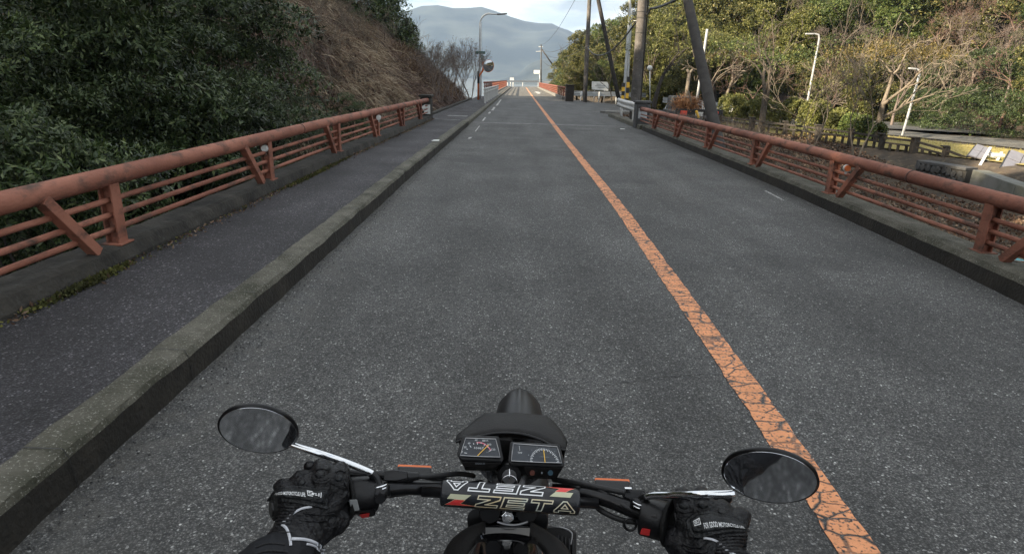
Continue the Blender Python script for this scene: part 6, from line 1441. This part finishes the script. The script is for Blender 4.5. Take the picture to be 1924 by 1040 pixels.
hand((563, 1004, .846), [(636, 930, .880), (606, 920, .866), (574, 920, .864), (544, 928, .864)],
     [[(636, 926, .880, .0150), (640, 893, .884, .0138), (641, 881, .906, .0125), (637, 888, .930, .0115), (636, 905, .940, .0105)],
      [(606, 918, .866, .0150), (605, 886, .874, .0140), (604, 876, .898, .0128), (600, 884, .925, .0115), (602, 902, .937, .0105)],
      [(574, 918, .864, .0145), (568, 900, .872, .0130), (564, 902, .900, .0120), (566, 925, .915, .0110), (572, 945, .910, .0100)],
      [(544, 926, .864, .0135), (532, 913, .868, .0120), (530, 918, .893, .0110), (536, 942, .905, .0100), (545, 958, .898, .0095)]],
     [(596, 990, .864, .026), (632, 975, .882, .020), (650, 958, .905, .0145), (646, 938, .935, .0125)])
hand((1338, 1050, .846), [(1286, 970, .880), (1320, 968, .868), (1353, 974, .864), (1384, 984, .864)],
     [[(1286, 966, .880, .0150), (1284, 945, .884, .0138), (1281, 931, .908, .0125), (1284, 937, .932, .0115), (1288, 955, .940, .0105)],
      [(1320, 965, .868, .0150), (1321, 944, .876, .0140), (1318, 930, .902, .0128), (1321, 937, .927, .0115), (1322, 955, .936, .0105)],
      [(1353, 972, .864, .0145), (1356, 955, .872, .0130), (1360, 956, .900, .0120), (1356, 978, .915, .0110), (1348, 998, .910, .0100)],
      [(1384, 982, .864, .0135), (1392, 969, .868, .0120), (1397, 972, .893, .0110), (1390, 996, .903, .0100), (1380, 1010, .898, .0095)]],
     [(1305, 1036, .864, .027), (1276, 1018, .882, .022), (1262, 1000, .902, .0155), (1266, 976, .932, .0125)])
tmp = B_.build('person', [M['jacket'], M['glove'], M['denim'], M['boot']])
md = tmp.modifiers.new('r', 'REMESH'); md.mode = 'VOXEL'; md.voxel_size = .0042; md.use_smooth_shade = True
ms = tmp.modifiers.new('s', 'SMOOTH'); ms.factor = .5; ms.iterations = 3
dg = bpy.context.evaluated_depsgraph_get(); dg.update(); me = bpy.data.meshes.new_from_object(tmp.evaluated_get(dg)); bpy.data.objects.remove(tmp)
me.name = 'person'
nv = len(me.vertices); co = np.zeros(nv*3, dtype=np.float32); me.vertices.foreach_get('co', co); co = co.reshape(-1, 3)
# folds and creases in the cloth
nr = np.zeros(nv*3, dtype=np.float32); me.vertices.foreach_get('normal', nr); nr = nr.reshape(-1, 3); dsp = np.zeros(nv)
for i in range(nv):
    p = Vector(co[i]); isg = (p.y > min(wl.y, wr.y)-.02)
    dsp[i] = (.0016*noise.noise(Vector((p.x*60, p.y*110, p.z*60)))+.0012*noise.noise(p*150)) if isg else (.007*noise.noise(Vector((p.x*14, p.y*30, p.z*22)))+.002*noise.noise(p*60))
co = co+nr*dsp[:, None].astype(np.float32); me.vertices.foreach_set('co', co.ravel())
for m_ in (M['jacket'], M['glove'], M['denim'], M['boot']):
    if m_.name not in [x.name for x in me.materials if x]: me.materials.append(m_)
pc = np.zeros(len(me.polygons)*3, dtype=np.float32); me.polygons.foreach_get('center', pc); pc = pc.reshape(-1, 3)
mi = np.where(pc[:, 1] > min(wl.y, wr.y)-.035, 1, np.where((pc[:, 2] < .93) & (pc[:, 1] < .25), 2, 0)); mi = np.where(pc[:, 2] < .40, 3, mi)
me.polygons.foreach_set('material_index', mi.astype(np.int32)); me.polygons.foreach_set('use_smooth', np.ones(len(mi), dtype=bool)); me.update()
per = bpy.data.objects.new('person', me); C.objects.link(per)
ren(per, 'rider in black jacket and black gloves gripping the handlebar of the motorcycle', 'person')
from mathutils.bvhtree import BVHTree
bvh = BVHTree.FromPolygons([Vector(c) for c in co], [list(p.vertices) for p in me.polygons])
def prj(u, v, off=.001, dflt=.86):
    d = RT*((u-CXP)/FPX) - UP*((v-CYP)/FPX) + FW; h = bvh.ray_cast(EYE, d.normalized())
    if h[0] is None: return W(u, v, dflt)
    return h[0]-d.normalized()*off
def pz(u, v):
    d = RT*((u-CXP)/FPX) - UP*((v-CYP)/FPX) + FW; h = bvh.ray_cast(EYE, d.normalized()); return None if h[0] is None else (h[0]-EYE).dot(FW)
def conform(name, top, bot, n, m, mat_, off, th, parent=per, bulge=0.0):
    """patch between two pixel polylines laid on the hand"""
    def ip(L, t): xs_ = np.linspace(0, 1, len(L)); return float(np.interp(t, xs_, [p[0] for p in L])), float(np.interp(t, xs_, [p[1] for p in L]))
    Zg = np.full((m+1, n+1), np.nan); UV = {}
    for j in range(m+1):
        for i in range(n+1):
            a = ip(top, i/n); b = ip(bot, i/n); u = a[0]+(b[0]-a[0])*j/m; v = a[1]+(b[1]-a[1])*j/m; UV[j, i] = (u, v); z = pz(u, v); Zg[j, i] = np.nan if (z is None or z > .91) else z
    for _ in range(30):
        bad = np.isnan(Zg)
        if not bad.any(): break
        for j, i in zip(*np.where(bad)):
            nb = [Zg[a, b] for a, b in ((j-1, i), (j+1, i), (j, i-1), (j, i+1)) if 0 <= a <= m and 0 <= b <= n and not np.isnan(Zg[a, b])]
            if nb: Zg[j, i] = np.mean(nb)+.002
    for _ in range(3):
        Z2 = Zg.copy(); Z2[1:-1, 1:-1] = np.minimum(Zg[1:-1, 1:-1], .25*(Zg[:-2, 1:-1]+Zg[2:, 1:-1]+Zg[1:-1, :-2]+Zg[1:-1, 2:])); Zg = Z2
    rows = [[W(*UV[j, i], Zg[j, i]-off-bulge*math.sin(math.pi*j/m)**.5*min(1, 6*min(i/n, 1-i/n)+.3)) for i in range(n+1)] for j in range(m+1)]
    g = MB(); g.slab(rows, th, d=FW); o = g.build(name, mat_, parent)
    def f(x, y, o_=.0008):
        i = min(n-1e-6, max(0, x*n)); j = min(m-1e-6, max(0, y*m)); a, b = int(i), int(j); fx, fy = i-a, j-b
        return rows[b][a].lerp(rows[b][a+1], fx).lerp(rows[b+1][a].lerp(rows[b+1][a+1], fx), fy)-FW*o_
    return o, f
# left glove: flap, writing, ribs, piping, knuckle pads
fl, ff = conform('glove_flap', [(513, 922), (524, 914), (550, 911), (580, 914), (617, 922)], [(500, 941), (520, 942), (552, 944), (585, 950), (616, 957)], 28, 12, M['glove_pad'], .002, .003)
f2_, fg = conform('flap_panel', [(519, 922), (530, 917), (552, 916), (580, 918), (615, 924)], [(512, 933), (530, 934), (555, 936), (584, 941), (610, 946)], 24, 8, M['glove_pad'], .0045, .003, fl, .0015)
text_on('FOR GOOD MOTORCYCLE LIFE', lambda x, y: fg(.02+.66*x, .66-.36*y-.0*x), M['print_white'], 'glove_writing', fl, True)
def glove_logo(fg, x0, x1, y0, y1, par):
    mb = MB(); P = lambda x, y: fg(x0+(x1-x0)*x, y0+(y1-y0)*y, .0009)
    for a, b, c, d in ((0, 0, 1, .16), (0, .84, 1, 1), (0, 0, .05, 1), (.94, 0, 1, 1), (.10, .30, .25, .45), (.12, .6, .45, .72), (.32, .28, .48, .7), (.5, .3, .66, .42), (.55, .55, .72, .72), (.78, .2, .86, .8)):
        mb.add([P(a, b), P(c, b), P(c, d), P(a, d)], [[0, 1, 2, 3]])
    mb.build('glove_logo', M['print_white'], par)
glove_logo(fg, .72, .93, .08, .52, fl)
def ribs(pts_list, r_, par=per, nm='glove_rib', m_='glove'):
    for L in pts_list:
        P = [prj(u, v, .0008) for u, v in [tuple(Vector(p).to_3d()[:2]) for p in smooth_path([(a, b, 0) for a, b in L], 5)]]
        g = MB(); g.tube(P, r_, 8); g.build(nm, M[m_], par)
ribs([[(518, 948+7*k), (532+k*1.0, 950+6.5*k), (548+k*-1, 952+6*k), (560-k*3, 952+5*k)] for k in range(6)], .0024)
def strip2(L, wd, m_='piping', nm='reflective_piping'):
    S = smooth_path([(a, b, 0) for a, b in L], 5); r0, r1 = [], []
    for i, p in enumerate(S):
        t = (S[min(i+1, len(S)-1)]-S[max(0, i-1)]).normalized(); nn = Vector((-t.y, t.x, 0))*wd/2
        r0.append(prj(p.x+nn.x, p.y+nn.y, .0016)); r1.append(prj(p.x-nn.x, p.y-nn.y, .0016))
    g = MB(); g.slab([r0, r1], .001, d=FW); g.build(nm, M[m_], per)
strip2([(586, 951), (566, 955), (548, 965), (534, 978), (529, 985)], 4.2); strip2([(529, 984), (538, 992), (544, 1008), (546, 1024)], 5.2); strip2([(548, 1011), (575, 1013), (596, 1021), (609, 1034)], 5.5); strip2([(576, 1021), (592, 1026), (608, 1040)], 4)
def kpad(u, v, ru, rv, dz=.004):
    c = prj(u, v, -.003); mb = MB(); Mx = Matrix((RT, UP, -FW)).transposed(); mb.ell(c, (ru/FPX*.88, rv/FPX*.88, dz+.002), Mx, 20, 12); mb.build('knuckle_pad', M['glove_pad'], per)
for a in ((637, 897, 9, 8), (602, 892, 10, 9), (567, 907, 8, 7), (538, 917, 7, 6)): kpad(*a)
ribs([[(588, 902), (598, 906), (612, 905), (620, 899)], [(622, 906), (634, 911), (646, 908)], [(555, 914), (566, 918), (578, 915)], [(593, 882), (604, 879), (614, 882)], [(630, 886), (640, 883), (649, 886)], [(570, 962), (590, 965), (610, 966), (628, 964)], [(562, 975), (585, 978), (612, 978)], [(480, 1028), (505, 1020), (535, 1022)], [(476, 1040), (505, 1034), (540, 1036)], [(512, 996), (530, 999), (548, 999)]], .0013)
ribs([[(648, 905), (655, 925), (652, 950)], [(515, 944), (517, 965), (520, 990)]], .0015)
# right glove
fl, ff = conform('glove_flap', [(1289, 978), (1300, 966), (1330, 958), (1370, 968), (1396, 980)], [(1294, 1008), (1312, 1011), (1345, 1003), (1380, 998), (1412, 999)], 28, 12, M['glove_pad'], .002, .003)
f2_, fg = conform('flap_panel', [(1297, 978), (1310, 968), (1335, 964), (1370, 973), (1397, 984)], [(1303, 998), (1318, 1000), (1345, 995), (1375, 992), (1406, 994)], 24, 8, M['glove_pad'], .0045, .003, fl, .0015)
text_on('FOR GOOD MOTORCYCLE LIFE', lambda x, y: fg(.32+.64*x, .80-.36*y+.0*x), M['print_white'], 'glove_writing', fl, True)
glove_logo(fg, .08, .28, .10, .50, fl)
ribs([[(1350-k*1, 1008+6*k), (1370, 1004+6.5*k), (1392, 1003+6.5*k), (1404-k*.5, 1004+6.5*k)] for k in range(6)], .0024)
strip2([(1322, 1010), (1340, 1013), (1354, 1021), (1368, 1034), (1390, 1046)], 4.2)
for a in ((1285, 949, 10, 8), (1321, 948, 10, 8), (1356, 962, 8, 6), (1389, 974, 7, 6)): kpad(*a)
ribs([[(1273, 957), (1285, 962), (1300, 959)], [(1308, 957), (1321, 961), (1334, 957)], [(1345, 968), (1357, 970), (1367, 968)], [(1272, 938), (1284, 935), (1296, 938)], [(1310, 937), (1321, 934), (1333, 937)], [(1285, 1022), (1300, 1027), (1318, 1028)], [(1290, 1034), (1310, 1037), (1330, 1036)]], .0013)
ribs([[(1268, 962), (1270, 985), (1262, 1005)]], .0015)
# helmet
g = MB()
hc = V3((0, -.245, 1.655)); rows = []
for j in range(19):
    ph = math.pi*(.03+.80*j/18); rows.append([hc+V3((.138*math.sin(ph)*math.sin(th), -.165*math.sin(ph)*math.cos(th)*(1 if math.cos(th) > 0 else .86), .150*math.cos(ph))) for th in np.linspace(0, 2*math.pi, 41)])
g.slab(rows, .006, d=(0, 0, -.01)); g.build('helmet', M['helmet'], per)
g = MB(); rows = [[hc+V3((.146*math.sin(th), .150*math.cos(th), z_)) for th in np.linspace(-1.2, 1.2, 21)] for z_ in np.linspace(-.035, .055, 5)]; g.slab(rows, .003, d=(0, -1, 0)); g.build('visor', M['blk_gloss'], per)

# ---------------------------------------------------------------- haze
hz = bpy.data.meshes.new('haze'); bm = bmesh.new(); bmesh.ops.create_cube(bm, size=1)
x0, x1, y0, y1, z0, z1 = -7000, 7000, -7000, 7000, -15.2, 330
for v_ in bm.verts: v_.co = Vector((x0 if v_.co.x < 0 else x1, y0 if v_.co.y < 0 else y1, z0 if v_.co.z < 0 else z1))
bm.to_mesh(hz); bm.free(); ho = bpy.data.objects.new('haze', hz); C.objects.link(ho); ren(ho, kind='stuff')
hm = bpy.data.materials.new('haze_air'); hm.use_nodes = True; t = hm.node_tree; t.nodes.remove(t.nodes['Principled BSDF']); v_ = t.nodes.new('ShaderNodeVolumePrincipled')
v_.inputs['Color'].default_value = (.50, .70, 1.0, 1); v_.inputs['Density'].default_value = .00016; v_.inputs['Anisotropy'].default_value = .1; t.links.new(v_.outputs[0], t.nodes['Material Output'].inputs['Volume']); hz.materials.append(hm)
